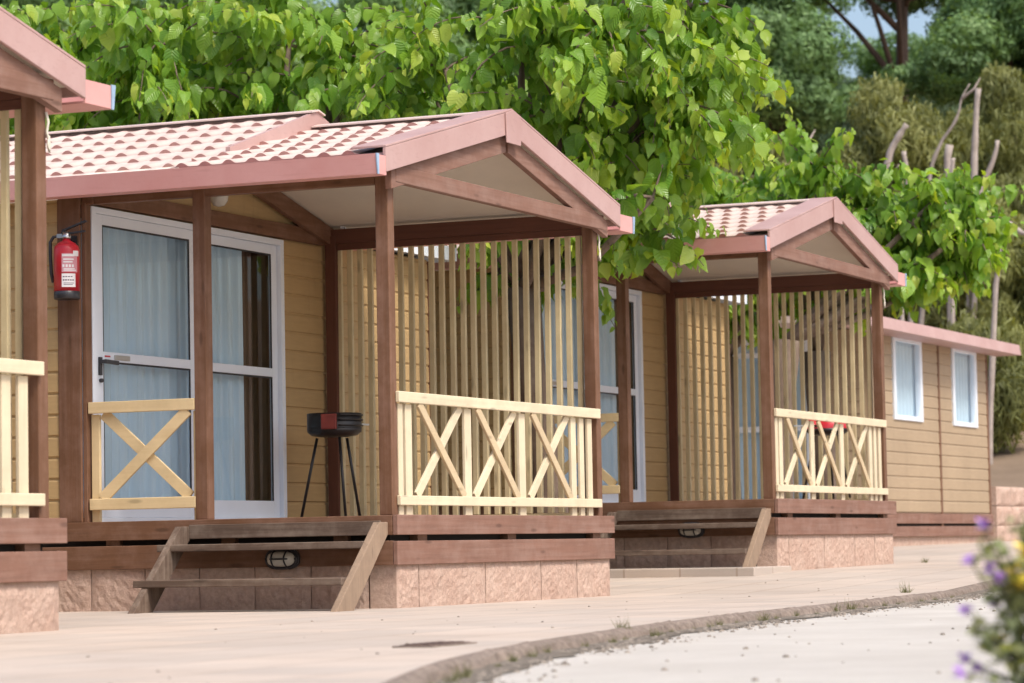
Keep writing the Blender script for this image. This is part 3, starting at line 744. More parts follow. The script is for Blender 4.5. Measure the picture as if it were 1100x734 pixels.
def make_steps():
    r = empty('porch_steps', (0, 0, 0))
    for k, y in enumerate((0.0, 1.40)):
        MB().prism([(-0.80, -0.585), (-0.56, -0.585), (-0.068, -0.12), (-0.068, -0.045), (-0.19, -0.045)], 'y', y, y+0.045).build('stringer', M['stair_side'] if k == 0 else M['grey_z'], r, 0.005)
    MB().box(-0.33, -0.07, 0.047, 1.50, -0.205, -0.16).build('tread', M['grey_y'], r, 0.005)
    MB().box(-0.63, -0.34, 0.047, 1.50, -0.425, -0.38).build('tread', M['grey_y'], r, 0.005)
    MB().box(-0.092, -0.068, 0.047, 1.40, -0.125, -0.035).build('back_board', M['grey_y'], r, 0.004)
    return r
st = make_steps(); st.location = world_of(c2, 0, 0, 0); st.rotation_euler.z = 0
# foot of the flight as origin is not needed: parts are laid out from the deck corner
tag(st, 'weathered two-tread wooden steps to the porch of the nearest whole cabin', 'steps', 'wooden steps up to the porches')
s3 = copy_tree(st); s3.location = world_of(c3, 0, 0, -0.04); s3.rotation_euler.z = 0.010
tag(s3, 'darker two-tread wooden steps to the porch behind, standing on a low pink slab', 'steps')
mb = MB(); mb.box(-0.98, 0.0, -0.15, 1.75, -0.72, -0.575)
sl = mb.build('step_slab', M['path'], None, 0.008); sl.location = world_of(c3, 0, 0, 0.0)
tag(sl, 'low pale paving slab under the darker porch steps', 'slab')

def make_bulkhead():
    r = empty('bulkhead_lamp', (0, 0, 0))
    # faces -x
    def oval(a, b, x0, x1, name, m, n=24, dome=False):
        mb = MB(); rings = [(1, x0), (1, x1)] if not dome else [(1, x0), (0.97, x0-0.02), (0.8, x0-0.04), (0.5, x0-0.052), (0.1, x0-0.056)]
        b0 = 0
        for (k, x) in rings:
            for i in range(n):
                t = 2*math.pi*i/n; c, s = math.cos(t), math.sin(t)
                mb.v.append((x, a*k*math.copysign(abs(c)**0.75, c), b*k*math.copysign(abs(s)**0.75, s)))
        for j in range(len(rings)-1):
            for i in range(n): mb.face([j*n+i, j*n+(i+1) % n, (j+1)*n+(i+1) % n, (j+1)*n+i], 0, True)
        mb.face(list(range(n)), 0); mb.face([(len(rings)-1)*n+i for i in range(n)], 0)
        return mb.build(name, m, r)
    oval(0.118, 0.068, 0.0, -0.03, 'housing', M['gun'])
    oval(0.098, 0.05, -0.03, -0.03, 'glass', M['lampglass'], dome=True)
    cg = MB()
    def arc_y(z): return [(-0.03-0.07*math.sin(math.pi*i/12), -0.105+0.21*i/12, z) for i in range(13)]
    cg.tube(arc_y(0.0), 0.006, 6)
    for y in (-0.045, 0.045): cg.tube([(-0.03-0.062*math.sin(math.pi*i/12), y, -0.062+0.124*i/12) for i in range(13)], 0.006, 6)
    cg.tube([(-0.036, 0.108*math.cos(t), 0.06*math.sin(t)) for t in [2*math.pi*i/24 for i in range(25)]], 0.008, 6)
    cg.build('cage', M['gun'], r)
    return r
bl = make_bulkhead(); bl.location = world_of(c2, -0.063, 0.735, -0.262)
tag(bl, 'caged oval bulkhead lamp on the skirt board behind the nearer porch steps', 'lamp', 'bulkhead lamps under the porches')
b3 = copy_tree(bl); b3.location = world_of(c3, -0.063, 0.72, -0.255)
tag(b3, 'small dark bulkhead lamp on the skirt board behind the farther porch steps', 'lamp')

def make_extinguisher():
    r = empty('fire_extinguisher', (0, 0, 0)); rad = 0.078
    MB().lathe((0,0,0), [(rad, 0.055), (rad, 0.365), (rad*0.93, 0.395), (rad*0.62, 0.422), (0.026, 0.435), (0.022, 0.455)], 28).build('cylinder', M['red'], r)
    MB().lathe((0,0,0), [(rad*0.96, 0.0), (rad*1.02, 0.006), (rad*1.02, 0.056), (rad, 0.058)], 28).build('foot_ring', M['gun'], r)
    def wrap(name, a0, a1, z0, z1, m, rr):
        mb = MB(); mb.grid(10, 1, lambda u, v: (math.cos(a0+(a1-a0)*u)*rr, math.sin(a0+(a1-a0)*u)*rr, z0+(z1-z0)*v)); return mb.build(name, m, r)
    ca = math.radians(232)   # direction towards the road and the photographer
    pk = wrap('label', ca-0.75, ca+0.55, 0.195, 0.335, M['pinkpaper'], rad+0.001)
    lab = wrap('label', ca-0.75, ca+0.35, 0.085, 0.185, M['paper'], rad+0.001)
    wrap('sticker', ca+0.15, ca+0.72, 0.315, 0.355, M['paper'], rad+0.0016)
    t = MB(); t2 = MB()
    def strip(a0, a1, z0, z1, m): (t if z0 > 0.19 else t2).grid(6, 1, lambda u, v: (math.cos(a0+(a1-a0)*u)*(rad+0.0022), math.sin(a0+(a1-a0)*u)*(rad+0.0022), z0+(z1-z0)*v), m)
    strip(ca-0.70, ca+0.25, 0.312, 0.328, 0); strip(ca-0.62, ca+0.2, 0.285, 0.296, 0); strip(ca-0.62, ca+0.1, 0.266, 0.275, 0)
    for k in range(4): strip(ca-0.68+k*0.24, ca-0.52+k*0.24, 0.232, 0.252, 0)
    strip(ca-0.6, ca+0.4, 0.205, 0.214, 0); strip(ca-0.6, ca+0.3, 0.218, 0.224, 0)
    for k in range(4): strip(ca-0.66+k*0.2, ca-0.52+k*0.2, 0.158, 0.165, 1)
    for k in range(5): strip(ca-0.66+k*0.18, ca-0.53+k*0.18, 0.132, 0.141, 1)
    strip(ca-0.6, ca+0.2, 0.112, 0.116, 1); strip(ca-0.6, ca+0.1, 0.100, 0.104, 1)
    t.build('label_print', [M['paper'], M['ink']], pk); t2.build('label_print', [M['paper'], M['ink']], lab)
    v = MB(); v.lathe((0,0,0.45), [(0.028, 0), (0.03, 0.012), (0.024, 0.05)], 14); v.bar((0.0, 0.06, 0.475), (0, -0.01, 0.47), 0.03, 0.03)
    v.build('valve', M['chrome'], r)
    h = MB(); h.bar((0, 0.03, 0.485), (0, -0.13, 0.50), 0.022, 0.012); h.bar((0, 0.02, 0.515), (0, -0.14, 0.575), 0.022, 0.012); h.bar((0, 0.025, 0.48), (0, 0.015, 0.52), 0.02, 0.02)
    h.build('lever', M['gun'], r)
    MB().tube([(0, 0.05, 0.475), (-0.01, 0.085, 0.47), (-0.015, 0.105, 0.43), (-0.012, 0.107, 0.33), (-0.01, 0.103, 0.20), (-0.005, 0.092, 0.13)], 0.011, 8).build('hose', M['gun'], r)
    MB().box(rad-0.002, rad+0.014, -0.02, 0.02, 0.30, 0.48).build('bracket', M['gun'], r)
    return r
ex = make_extinguisher(); ex.location = world_of(c2, -0.122, 2.27, 1.45); ex.scale = (1.08, 1.08, 0.88)
tag(ex, 'red fire extinguisher with black foot hanging on brown corner board by the glass door', 'fire extinguisher')

def make_bbq(body, bowl, name):
    r = empty(name, (0, 0, 0))
    # bowl: stepped half drum, x across
    b = MB(); b.lathe((0,0,0), [(0.10, 0.605), (0.165, 0.615), (0.196, 0.64), (0.20, 0.668), (0.19, 0.668), (0.14, 0.628), (0.05, 0.62)], 26)
    b.build('bowl', bowl, r)
    # wind shield: three quarters of a ring
    w = MB(); n = 22
    for rr in (0.198, 0.190):
        for z in (0.662, 0.775):
            for i in range(n+1):
                a = R(20)+R(290)*i/n; w.v.append((rr*math.cos(a), rr*math.sin(a), z))
    q = n+1
    for i in range(n):
        w.face([i, i+1, q+i+1, q+i], 0, True); w.face([2*q+i, 2*q+i+1, 3*q+i+1, 3*q+i], 0, True); w.face([q+i, q+i+1, 3*q+i+1, 3*q+i], 0)
    w.build('wind_shield', body, r)
    g = MB(); g.tube([(0.185*math.cos(t), 0.185*math.sin(t), 0.70) for t in [2*math.pi*i/24 for i in range(25)]], 0.005, 6)
    for k in range(-5, 6):
        x = k*0.032; h = math.sqrt(max(0, 0.185**2-x*x)); g.tube([(x, -h, 0.70), (x, h, 0.70)], 0.0035, 5)
    g.bar((0.16, -0.12, 0.70), (0.26, -0.20, 0.70), 0.02, 0.012)
    g.build('grill_rack', M['chrome'], r)
    rails = MB()
    for z in (0.685, 0.725, 0.76): rails.tube([(0.206*math.cos(t), 0.206*math.sin(t), z) for t in [R(200)+R(110)*i/14 for i in range(15)]], 0.006, 6)
    rails.build('band', M['black'], r)
    for a in (R(208), R(328), R(88)):
        MB().tube([(0.13*math.cos(a), 0.13*math.sin(a), 0.60), (0.26*math.cos(a), 0.26*math.sin(a), 0.004)], 0.011, 8).build('leg', M['black'], r)
    MB().box(-0.235, -0.196, -0.06, 0.05, 0.655, 0.765).build('handle_plate', M['rust'], r, 0.004)
    return r
bq = make_bbq(M['black'], M['black'], 'barbecue'); bq.location = world_of(c2, 2.62, 1.72, 0); bq.rotation_euler.z = R(15)
tag(bq, 'black three-legged charcoal barbecue on the near porch beside the slat screen', 'barbecue', 'round barbecues on the porches')
BBQ2 = (3.10, 0.46, 0.03)
b2 = make_bbq(M['red'], M['black'], 'barbecue'); b2.location = world_of(c3, *BBQ2); b2.rotation_euler.z = R(160)
tag(b2, 'red and black barbecue seen behind the cross railing of the farther porch', 'barbecue', 'round barbecues on the porches')

lp = empty('porch_lamp', world_of(c2, 1.69, D-0.10, 2.2))
MB().lathe((0,0,0), [(0.05, 0.19), (0.055, 0.175), (0.055, 0.15), (0.05, 0.145)], 18).build('fitting', M['gun'], lp)
MB().lathe((0,0,0), [(0.012, 0.02), (0.04, 0.028), (0.062, 0.06), (0.068, 0.10), (0.058, 0.144)], 20).build('glass_shade', M['lampglass'], lp)
tag(lp, 'frosted jar lamp under the porch roof above the glass door', 'lamp')

def cord(c, x, y, z):
    mb = MB(); mb.tube([(0.0, 0, 0.10), (0.012, -0.006, 0.05), (-0.006, -0.008, 0.0), (0.018, -0.008, -0.05), (0.02, -0.006, -0.10), (0.004, -0.007, -0.07), (0.014, -0.008, -0.02)], 0.007, 6)
    o = mb.build('cord_loop', M['cord']); o.location = world_of(c, x, y, z); return o
tag(cord(c2, 3.50, -0.012, 1.96), 'white cord knotted on hook atop the far porch post of nearest whole cabin', 'cord', 'cords tied to the porch posts')
tag(cord(c1, 3.50, -0.012, 1.93), 'white cord knotted on the porch post at the left edge', 'cord', 'cords tied to the porch posts')
tag(cord(c3, 3.50, -0.012, 1.96), 'white cord tied atop the right-hand post of the farther porch', 'cord', 'cords tied to the porch posts')

mc = empty('manhole_cover', (-6.42, -3.27, gz(-6.4)))
MB().box(-0.21, 0.21, -0.085, 0.085, -0.02, 0.006).build('frame', M['kerb'], mc)
mb = MB(); mb.box(-0.19, 0.19, -0.065, 0.065, 0.0, 0.009)
for i in range(6):
    for j in range(3): mb.box(-0.175+i*0.06, -0.145+i*0.06, -0.055+j*0.04, -0.030+j*0.04, 0.009, 0.013)
mb.build('lid', M['cover'], mc, 0.002)
tag(mc, 'dark rectangular iron manhole cover set in the pale paving', 'manhole cover')

# far block wall
bw = empty('block_wall', (24.45, 2.55, 0.2))
rows = 3
mb = MB()
for k in range(rows):
    for i in range(2):
        x0 = i*0.8+(0.0 if k % 2 else 0.0); z0 = 0.18+k*0.27-0.1
        p0 = Vector((x0, 0, z0)); 
        def fn(a, b, p0=p0): 
            e = min(a, 1-a, b, 1-b); q = p0+Vector((0.79*a, 0, 0.262*b)); return q+Vector((0, -min(1, e*6)*(0.025+0.03*mnoise.noise(q*5)), 0))
        mb.grid(12, 8, fn, 0, False); mb.box(x0, x0+0.79, 0.001, 0.5, z0, z0+0.262)
mb.build('course', M['block'], bw)
MB().box(-0.02, 1.62, 0.02, 0.55, -0.3, 0.075).build('footing', M['cover'], bw)
tag(bw, 'short pink split-face block wall past the end of the farthest cabin', 'wall')

# ------------------------------------------------------------------ foliage (numpy leaf clouds)
LR = [(0.0, 0.0), (0.04, 0.20), (0.18, 0.335), (0.42, 0.345), (0.66, 0.235), (0.86, 0.085), (1.0, 0.0)]
def leaf_template():
    v = []; uv = []; f = []
    ids = []
    for (y, w) in LR:
        if w == 0: ids.append((len(v),)); v.append((0, y, 0)); uv.append((0, y))
        else:
            a = len(v); yy = y-0.07 if y < 0.1 else y
            v += [(-w, yy, 0), (0, y, 0), (w, yy, 0)]; uv += [(-w, yy), (0, y), (w, yy)]; ids.append((a, a+1, a+2))
    for p, q in zip(ids, ids[1:]):
        if len(p) == 1: f += [(p[0], q[1], q[0], q[0]), (p[0], q[2], q[1], q[1])]
        elif len(q) == 1: f += [(p[0], p[1], q[0], q[0]), (p[1], p[2], q[0], q[0])]
        else: f += [(p[0], p[1], q[1], q[0]), (p[1], p[2], q[2], q[1])]
    return np.array(v, float), np.array(uv, float), f
LV, LUV, LF = leaf_template()

def norm(a): return a/np.maximum(1e-9, np.linalg.norm(a, axis=1, keepdims=True))

def cloud(name, pos, tip, nrm, size, tint, mat, parent=None, template='leaf', fold=0.45, droop=0.5):
    """one mesh of many leaves. pos,tip,nrm: Nx3; size: N or Nx2; tint: N"""
    n = len(pos); tip = norm(tip); nrm = norm(nrm-tip*np.sum(nrm*tip, 1, keepdims=True)); side = np.cross(tip, nrm)
    if template == 'leaf': tv, tuv, tf = LV, LUV, LF
    else:  # narrow blade
        tv = np.array([(-0.5, 0, 0), (0.5, 0, 0), (0.0, 1, 0)], float); tuv = tv[:, :2]; tf = [(0, 1, 2, 2)]
    size = np.asarray(size, float)
    if size.ndim == 1: size = np.stack([size*rng.uniform(0.78, 1.15, n), size], 1)
    k = len(tv)
    fo = (rng.random(n)*0.9+0.2)*fold; dr = (rng.random(n)*1.2+0.1)*droop; tw = rng.normal(0, 0.18, n)
    x = np.repeat(tv[None, :, 0], n, 0); y = np.repeat(tv[None, :, 1], n, 0)
    if template == 'leaf':
        x = x*(1+np.sign(x)*rng.normal(0, 0.16, (n, 1)))+rng.normal(0, 0.022, x.shape); y = y+rng.normal(0, 0.022, y.shape)
    z = fo[:, None]*np.abs(x)-dr[:, None]*y*y+tw[:, None]*x*y*2+0.22*np.sin(y*11+rng.random(n)[:, None]*6)*np.abs(x)
    P = pos[:, None, :]+side[:, None, :]*(x*size[:, :1])[..., None]+tip[:, None, :]*(y*size[:, 1:2])[..., None]+nrm[:, None, :]*(z*size[:, 1:2])[..., None]
    V = P.reshape(-1, 3)
    loops = []; starts = []; tot = []
    base_l = []; c = 0
    for q in tf:
        qq = q[:3] if q[2] == q[3] else q
        base_l.append(qq)
    ln = sum(len(q) for q in base_l); fl = np.array([i for q in base_l for i in q]); fs = np.cumsum([0]+[len(q) for q in base_l[:-1]]); ft = np.array([len(q) for q in base_l])
    L = (fl[None, :]+(np.arange(n)*k)[:, None]).ravel()
    S = (fs[None, :]+(np.arange(n)*ln)[:, None]).ravel()
    me = bpy.data.meshes.new(name)
    me.vertices.add(len(V)); me.vertices.foreach_set('co', V.astype(np.float32).ravel())
    me.loops.add(len(L)); me.loops.foreach_set('vertex_index', L.astype(np.int32))
    me.polygons.add(len(S)); me.polygons.foreach_set('loop_start', S.astype(np.int32))
    me.update(calc_edges=True)
    me.polygons.foreach_set('use_smooth', np.ones(len(S), bool))
    u = me.uv_layers.new(name='UVMap'); u.data.foreach_set('uv', np.tile(tuv[fl], (n, 1)).astype(np.float32).ravel())
    a = me.attributes.new('tint', 'FLOAT', 'POINT'); a.data.foreach_set('value', np.repeat(tint, k).astype(np.float32))
    me.materials.append(mat); me.validate()
    o = bpy.data.objects.new(name, me); COL.objects.link(o)
    if parent is not None: o.parent = parent
    return o

def mulberry(loc, trunk_pts, trunk_r, heads, shoots, length, label, seed, leaf=0.165, hang=0.5, extra=None, zmin=None):
    """pollarded mulberry: trunk, limbs to the knuckle heads, long leafy shoots from each head"""
    r_ = random.Random(seed)
    root = empty('mulberry_tree', loc)
    t = MB(); t.tube(trunk_pts, trunk_r, 12)
    top = Vector(trunk_pts[-1]); kn = Vector(trunk_pts[-2]) if len(trunk_pts) > 2 else top
    P = []; T = []; Nn = []; S = []; C = []
    limb = MB(); twig = MB()
    for (hx, hy, hz) in heads:
        h = Vector((hx, hy, hz))
        if zmin is not None and h.z < zmin(h.x, h.y)+0.1: continue
        mid = (top+h)/2+Vector((0, 0, -0.12+r_.uniform(-0.08, 0.08)))
        limb.tube([top, mid, h], [trunk_r[-1]*0.4, trunk_r[-1]*0.25, trunk_r[-1]*0.16], 9)
        hd = h-top; hd.z = 0
        for k in range(shoots):
            az = r_.uniform(0, 2*math.pi); el = r_.uniform(-0.15, 1.25)
            d = Vector((math.cos(az)*math.cos(el), math.sin(az)*math.cos(el), math.sin(el)))
            if hd.length > 0.1: d = (d+hd.normalized()*0.35).normalized()
            Ls = length*r_.uniform(0.55, 1.1); g = r_.uniform(0.25, 0.95)*hang
            nseg = 9; pts = [h.copy()]; cur = h.copy(); dd = d.copy()
            for q in range(nseg):
                dd = (dd+Vector((r_.uniform(-.1, .1), r_.uniform(-.1, .1), -g*0.30))).normalized(); cur = cur+dd*(Ls/nseg); pts.append(cur.copy())
            if zmin is not None:
                ok = 0
                for p in pts:
                    if p.z < zmin(p.x, p.y): break
                    ok += 1
                if ok < 4: continue
                Ls *= (ok-1)/nseg; pts = pts[:ok]; nseg = ok-1
            twig.tube(pts, [0.012-0.009*i/nseg for i in range(nseg+1)], 5, cap=False)
            m = max(3, int(Ls/0.033))
            for q in range(m):
                f = 0.10+0.9*(q+0.5)/m; fi = f*nseg; i0 = min(int(fi), nseg-1); p = pts[i0].lerp(pts[i0+1], fi-i0)
                tang = (pts[i0+1]-pts[i0]).normalized()
                a = q*2.4+r_.uniform(-.5, .5); ref = tang.cross(Vector((0, 0, 1))); 
                if ref.length < 0.05: ref = Vector((1, 0, 0))
                ref.normalize(); ref2 = tang.cross(ref)
                out = ref*math.cos(a)+ref2*math.sin(a)
                pet = (out*0.8+tang*0.3+Vector((0, 0, 0.15)))*r_.uniform(0.03, 0.08)
                tipd = out*0.5+Vector((0, 0, -0.95))+Vector((r_.gauss(0, .34), r_.gauss(0, .34), r_.gauss(0, .28)))
                nr = out*1.1+Vector((-0.15, -0.1, 0.55))+Vector((r_.gauss(0, .42), r_.gauss(0, .42), r_.gauss(0, .42)))
                sz = leaf*r_.choice((0.55, 0.75, 0.9, 1.0, 1.1, 1.3))*r_.uniform(0.85, 1.12)*(1-0.55*max(0, f-0.75)/0.25)
                pp = p+pet
                if zmin is not None and pp.z < zmin(pp.x, pp.y): continue
                P.append(pp); T.append(tipd); Nn.append(nr); S.append(sz)
                C.append(min(1, max(0, 0.30+r_.gauss(0, 0.2)+0.42*max(0, f-0.55)/0.45)))
    if extra:
        for (p, k, rad) in extra:
            for q in range(k):
                o = Vector((r_.gauss(0, 1), r_.gauss(0, 1), r_.gauss(0, 1)))*rad*0.5
                P.append(Vector(p)+o); T.append(Vector((r_.gauss(0, .3), r_.gauss(0, .3), -0.9))); Nn.append(Vector((-.6, -.6, .5))+Vector((r_.gauss(0, .4), r_.gauss(0, .4), r_.gauss(0, .3))))
                S.append(leaf*r_.uniform(0.7, 1.2)); C.append(min(1, max(0, 0.35+r_.gauss(0, .18))))
    t.v += []; 
    tr = t.build('trunk', M['bark'], root)
    limb.build('limbs', M['bark'], tr)
    twig.build('twigs', M['bark'], tr)
    cloud('crown', np.array([tuple(p) for p in P]), np.array([tuple(p) for p in T]), np.array([tuple(p) for p in Nn]), np.array(S), np.array(C), M['leaf'], root)
    tag(root, label, 'tree', 'mulberry trees between the cabins')
    return root

def over_roof(bx, by):
    """returns fn giving the lowest allowed local z so leaves do not pierce roofs; bx,by = tree world base"""
    def fn(x, y):
        X, Y = x+bx, y+by
        if 5.0 < bx < 7 and Y < 0.35: return 3.35
        if 5.0 < bx < 7 and Y < 1.35: return 2.55
        for cx, cy, zz in ((0, 0, ZB), (7.762, 0.13, ZB+0.16), (-7.73, -0.12, ZB-0.03)):
            if cx-0.45 < X < cx+W+0.5 and Y > cy-0.2: return max(zpor(X-cx), zmain(X-cx) if Y > 1.3 else 0)+zz+0.10
            if cx+W < X < cx+BX+0.2 and Y > cy+D-0.3: return 2.3+zz
        return -9
    return fn

def tree(x, y, seed, trunk_h, lean, heads, shoots, length, label, **kw):
    z = gz(x)
    tp = [(0, 0, -0.15), (lean[0]*0.3+0.03, lean[1]*0.3, trunk_h*0.35), (lean[0]*0.7, lean[1]*0.7+0.02, trunk_h*0.7), (lean[0], lean[1], trunk_h)]
    tr = [0.17, 0.135, 0.125, 0.15]
    return mulberry((x, y, z), tp, tr, heads, shoots, length, label, seed, zmin=over_roof(x, y), **kw)

def crown_heads(seed, n, c, rx, ry, rz):
    r_ = random.Random(seed); out = []
    while len(out) < n:
        v = Vector((r_.uniform(-1, 1), r_.uniform(-1, 1), r_.uniform(-1, 1)))
        if v.length > 1: continue
        p = (c[0]+v.x*rx, c[1]+v.y*ry, c[2]+v.z*rz)
        if all((Vector(p)-Vector(q)).length > 0.42 for q in out): out.append(p)
    return out
tree(6.35, 1.55, 21, 2.45, (-0.05, 0.25), crown_heads(1, 21, (0.0, -0.35, 3.8), 1.2, 1.5, 1.3)+[(0.2, -1.1, 3.75), (-0.2, -1.15, 4.2), (0.3, -1.15, 4.75), (0.0, -1.25, 5.2), (0.4, -0.7, 5.3)], 11, 1.15, 'large leafy mulberry tree rising between the two whole cabins over the gable', leaf=0.165, hang=0.95)
tree(6.2, 4.1, 33, 2.3, (0.05, 0.1), crown_heads(2, 15, (0.0, 0.0, 4.1), 1.1, 1.25, 1.2), 11, 1.15, 'mulberry tree behind the tiled roof ridge, left of the gable apex', leaf=0.165, hang=0.92)
tree(6.3, 6.4, 45, 2.2, (0.05, -0.1), crown_heads(3, 15, (0.0, 0.0, 4.15), 1.1, 1.3, 1.15), 11, 1.15, 'mulberry tree behind the tiled roof, above the fire extinguisher', leaf=0.165, hang=0.92)
tree(6.25, 8.7, 57, 2.2, (-0.05, -0.1), crown_heads(4, 13, (0.0, 0.0, 3.95), 1.1, 1.3, 1.1), 13, 1.15, 'mulberry tree farthest left, above the cut-off cabin gable', leaf=0.165, hang=0.92)
tree(14.4, 1.75, 66, 2.2, (0.0, 0.1), crown_heads(5, 8, (0.0, 0.0, 3.45), 0.5, 0.4, 0.8), 14, 0.75, 'smaller mulberry tree rising behind the farther porch gable, left of its apex', leaf=0.165, hang=0.8)
tree(13.5, 2.05, 78, 2.3, (0.2, -0.1), [(0.6, -1.1, 2.95)]+crown_heads(6, 8, (1.15, -1.5, 3.45), 0.45, 0.6, 0.4), 17, 0.68, 'mulberry tree whose leaves droop over the flat eave of the farthest cabin', leaf=0.165, hang=0.95)
tree(14.7, 3.0, 81, 2.2, (0.0, 0.0), crown_heads(7, 12, (0.0, 0.0, 3.2), 0.8, 0.8, 0.75), 13, 0.9, 'mulberry tree low behind the tiled roof of the farther porch', leaf=0.165, hang=0.8)

# --- far trees -------------------------------------------------------------
def blades(name, centers, outw, per, blen, bwid, mat, parent, tint, down=0.0):
    n = len(centers)*per
    ov = np.repeat(outw, per, 0)
    pos = np.repeat(centers, per, 0)+rng.normal(0, 1, (n, 3))*0.06
    d = rng.normal(0, 1, (n, 3)); d = d-ov*np.sum(d*ov, 1, keepdims=True)*0.75; d[:, 2] -= down
    nr = ov+rng.normal(0, 0.45, (n, 3))
    sz = np.stack([np.full(n, bwid)*(0.6+0.8*rng.random(n)), blen*(0.6+0.8*rng.random(n))], 1)
    return cloud(name, pos, d, nr, sz, np.clip(np.repeat(tint, per)+rng.normal(0, .14, n), 0, 1), mat, parent, 'blade', 0, 0.2)

def clump_points(cs, rs, n, flat=0.6, shell=0.55):
    """points in the outer part of ellipsoid lobes"""
    k = rng.integers(0, len(cs), n); v = norm(rng.normal(0, 1, (n, 3))); rad = shell+(1-shell)*rng.random(n)**0.6
    v2 = v.copy(); v2[:, 2] *= flat
    return cs[k]+v2*(rs[k]*rad)[:, None], v, k

def far_tree(name, label, cat, group, x, y, z_c, rx, rz, mat, lobes, npts, per, blen, bwid, lobe_r, style='dome', seed=1, trunk=True, tmat='pinebark', base=None, th=0.22):
    global rng
    rng = np.random.default_rng(seed); r_ = random.Random(seed)
    g = terrain_z(x, y) if base is None else base
    root = empty(name, (x, y, g)); cz = z_c-g
    cs = []; rs = []
    for _ in range(lobes):
        v = Vector((r_.gauss(0, 1), r_.gauss(0, 1), r_.gauss(0, 1))).normalized()
        if style == 'dome': v.z = abs(v.z)*0.9-0.1
        k = r_.uniform(0.55, 1.0)
        cs.append((v.x*rx*k, v.y*rx*k, cz+v.z*rz*k)); rs.append(lobe_r*r_.uniform(0.6, 1.25))
    cs = np.array(cs); rs = np.array(rs)
    p, v, k = clump_points(cs, rs, npts, 0.6 if style != 'weep' else 1.0)
    keep = p[:, 2] > 0.1; p = p[keep]; v = v[keep]; k = k[keep]
    lt = np.array([r_.gauss(0.45, 0.17) for _ in range(lobes)])[k]+0.15*v[:, 2]*0
    if trunk:
        mb = MB(); top = Vector((r_.uniform(-.4, .4), r_.uniform(-.4, .4), cz-0.1*rz))
        mb.tube([(0, 0, -0.4), (top.x*0.3, top.y*0.4, cz*0.45), tuple(top)], [th, th*0.8, th*0.6], 8)
        for i in range(0, lobes, max(1, lobes//9)):
            c = Vector(cs[i]); st_ = Vector((0, 0, 0)).lerp(top, r_.uniform(0.55, 1.0)); st_.z = max(0.3, st_.z)
            mb.tube([st_, st_.lerp(c, 0.5)+Vector((0, 0, 0.15)), c], [th*0.42, th*0.3, th*0.12], 6)
        mb.build('trunk', M[tmat], root)
    blades('crown', p, v, per, blen, bwid, M[mat], root, lt, 0.0 if style != 'weep' else 1.6)
    return tag(root, label, cat, group)

UP = 'umbrella pines on the slope'
def pine(x, y, zc, rx, rz, label, seed, mat='pine', lobes=26, npts=5200, lr=1.0, **kw):
    return far_tree('umbrella_pine', label, 'tree', UP, x, y, zc, rx, rz, mat, int(lobes*1.5), int(npts*1.6), 5, 0.17, 0.075, lr*0.85, 'dome', seed, th=0.25, **kw)
pine(60, 11.3, 12.0, 2.7, 3.0, 'broad umbrella pine with pale green top at the upper right corner', 101, lobes=40, npts=9000)
pine(57, 10.3, 8.9, 2.4, 1.9, 'low rounded pine crown at the right edge below the broad umbrella pine', 102)
pine(56, 16.5, 11.2, 1.5, 4.4, 'dense dark pine immediately right of the big mulberry crown', 103, lobes=34, npts=8000)
pine(66, 15.9, 16.15, 5.2, 0.6, 'tall dark pine whose branches overhang the patch of sky', 104, lobes=40, npts=7000)
pine(90, 24.4, 14.2, 5.0, 3.0, 'hazy blue-green tree directly under the patch of sky', 105, 'bluepine', lobes=40, npts=8000)
pine(88, 19.9, 14.4, 3.9, 3.0, 'grey-green tree right of the sky patch, behind the olive shrubs', 106, 'bluepine', lobes=40, npts=8000)
pine(76, 21.6, 11.6, 4.0, 3.2, 'grey-green tree low between the dark pine and the olive shrubs', 113, 'bluepine', lobes=36, npts=7000)
pine(72, 17.0, 11.4, 4.4, 3.2, 'shaded grey-green tree behind the leaning dead trunks', 114, 'bluepine', lobes=36, npts=7000)
pine(62, 20.6, 11.0, 2.8, 5.0, 'dark pine hidden behind the crown of the big mulberry', 107, lobes=40, npts=8000)
pine(52, 20.4, 11.2, 3.0, 4.0, 'dark green tree filling the gap above the near gable apex', 108, lobes=40, npts=8000)
pine(50, 23.2, 11.2, 3.2, 4.0, 'dark green tree behind the mulberry left of the gable apex', 109, lobes=40, npts=8000)
pine(48, 27.2, 11.2, 3.2, 4.0, 'dark feathery tree above the middle of the tiled roof', 110, lobes=40, npts=8000)
pine(46, 31.0, 11.2, 3.4, 4.4, 'dark tree behind the leaves at the top left corner', 111, lobes=40, npts=8000)
pine(80, 25.4, 14.4, 3.6, 3.6, 'hazy wooded tree left of the patch of sky', 121, 'bluepine', lobes=36, npts=7000)
pine(82, 22.4, 13.7, 3.4, 3.0, 'hazy wooded tree whose top edges the patch of sky', 122, 'bluepine', lobes=36, npts=7000)
pine(80, 19.0, 14.0, 3.2, 3.8, 'hazy tall tree right of the patch of sky', 123, 'pine', lobes=36, npts=7000)
pine(78, 15.6, 14.4, 3.6, 4.2, 'hazy tall tree between the two umbrella pine crowns', 124, 'pine', lobes=36, npts=7000)
pine(78, 28.8, 13.6, 3.8, 4.6, 'hazy tall tree behind the dense dark pine', 125, 'pine', lobes=36, npts=7000)
pine(76, 12.2, 13.6, 3.4, 4.2, 'hazy tall tree behind the broad umbrella pine', 126, 'pine', lobes=36, npts=7000)
pine(55, 7.2, 7.4, 2.6, 2.2, 'dark pine closing the right edge above the bent dead limb', 115)

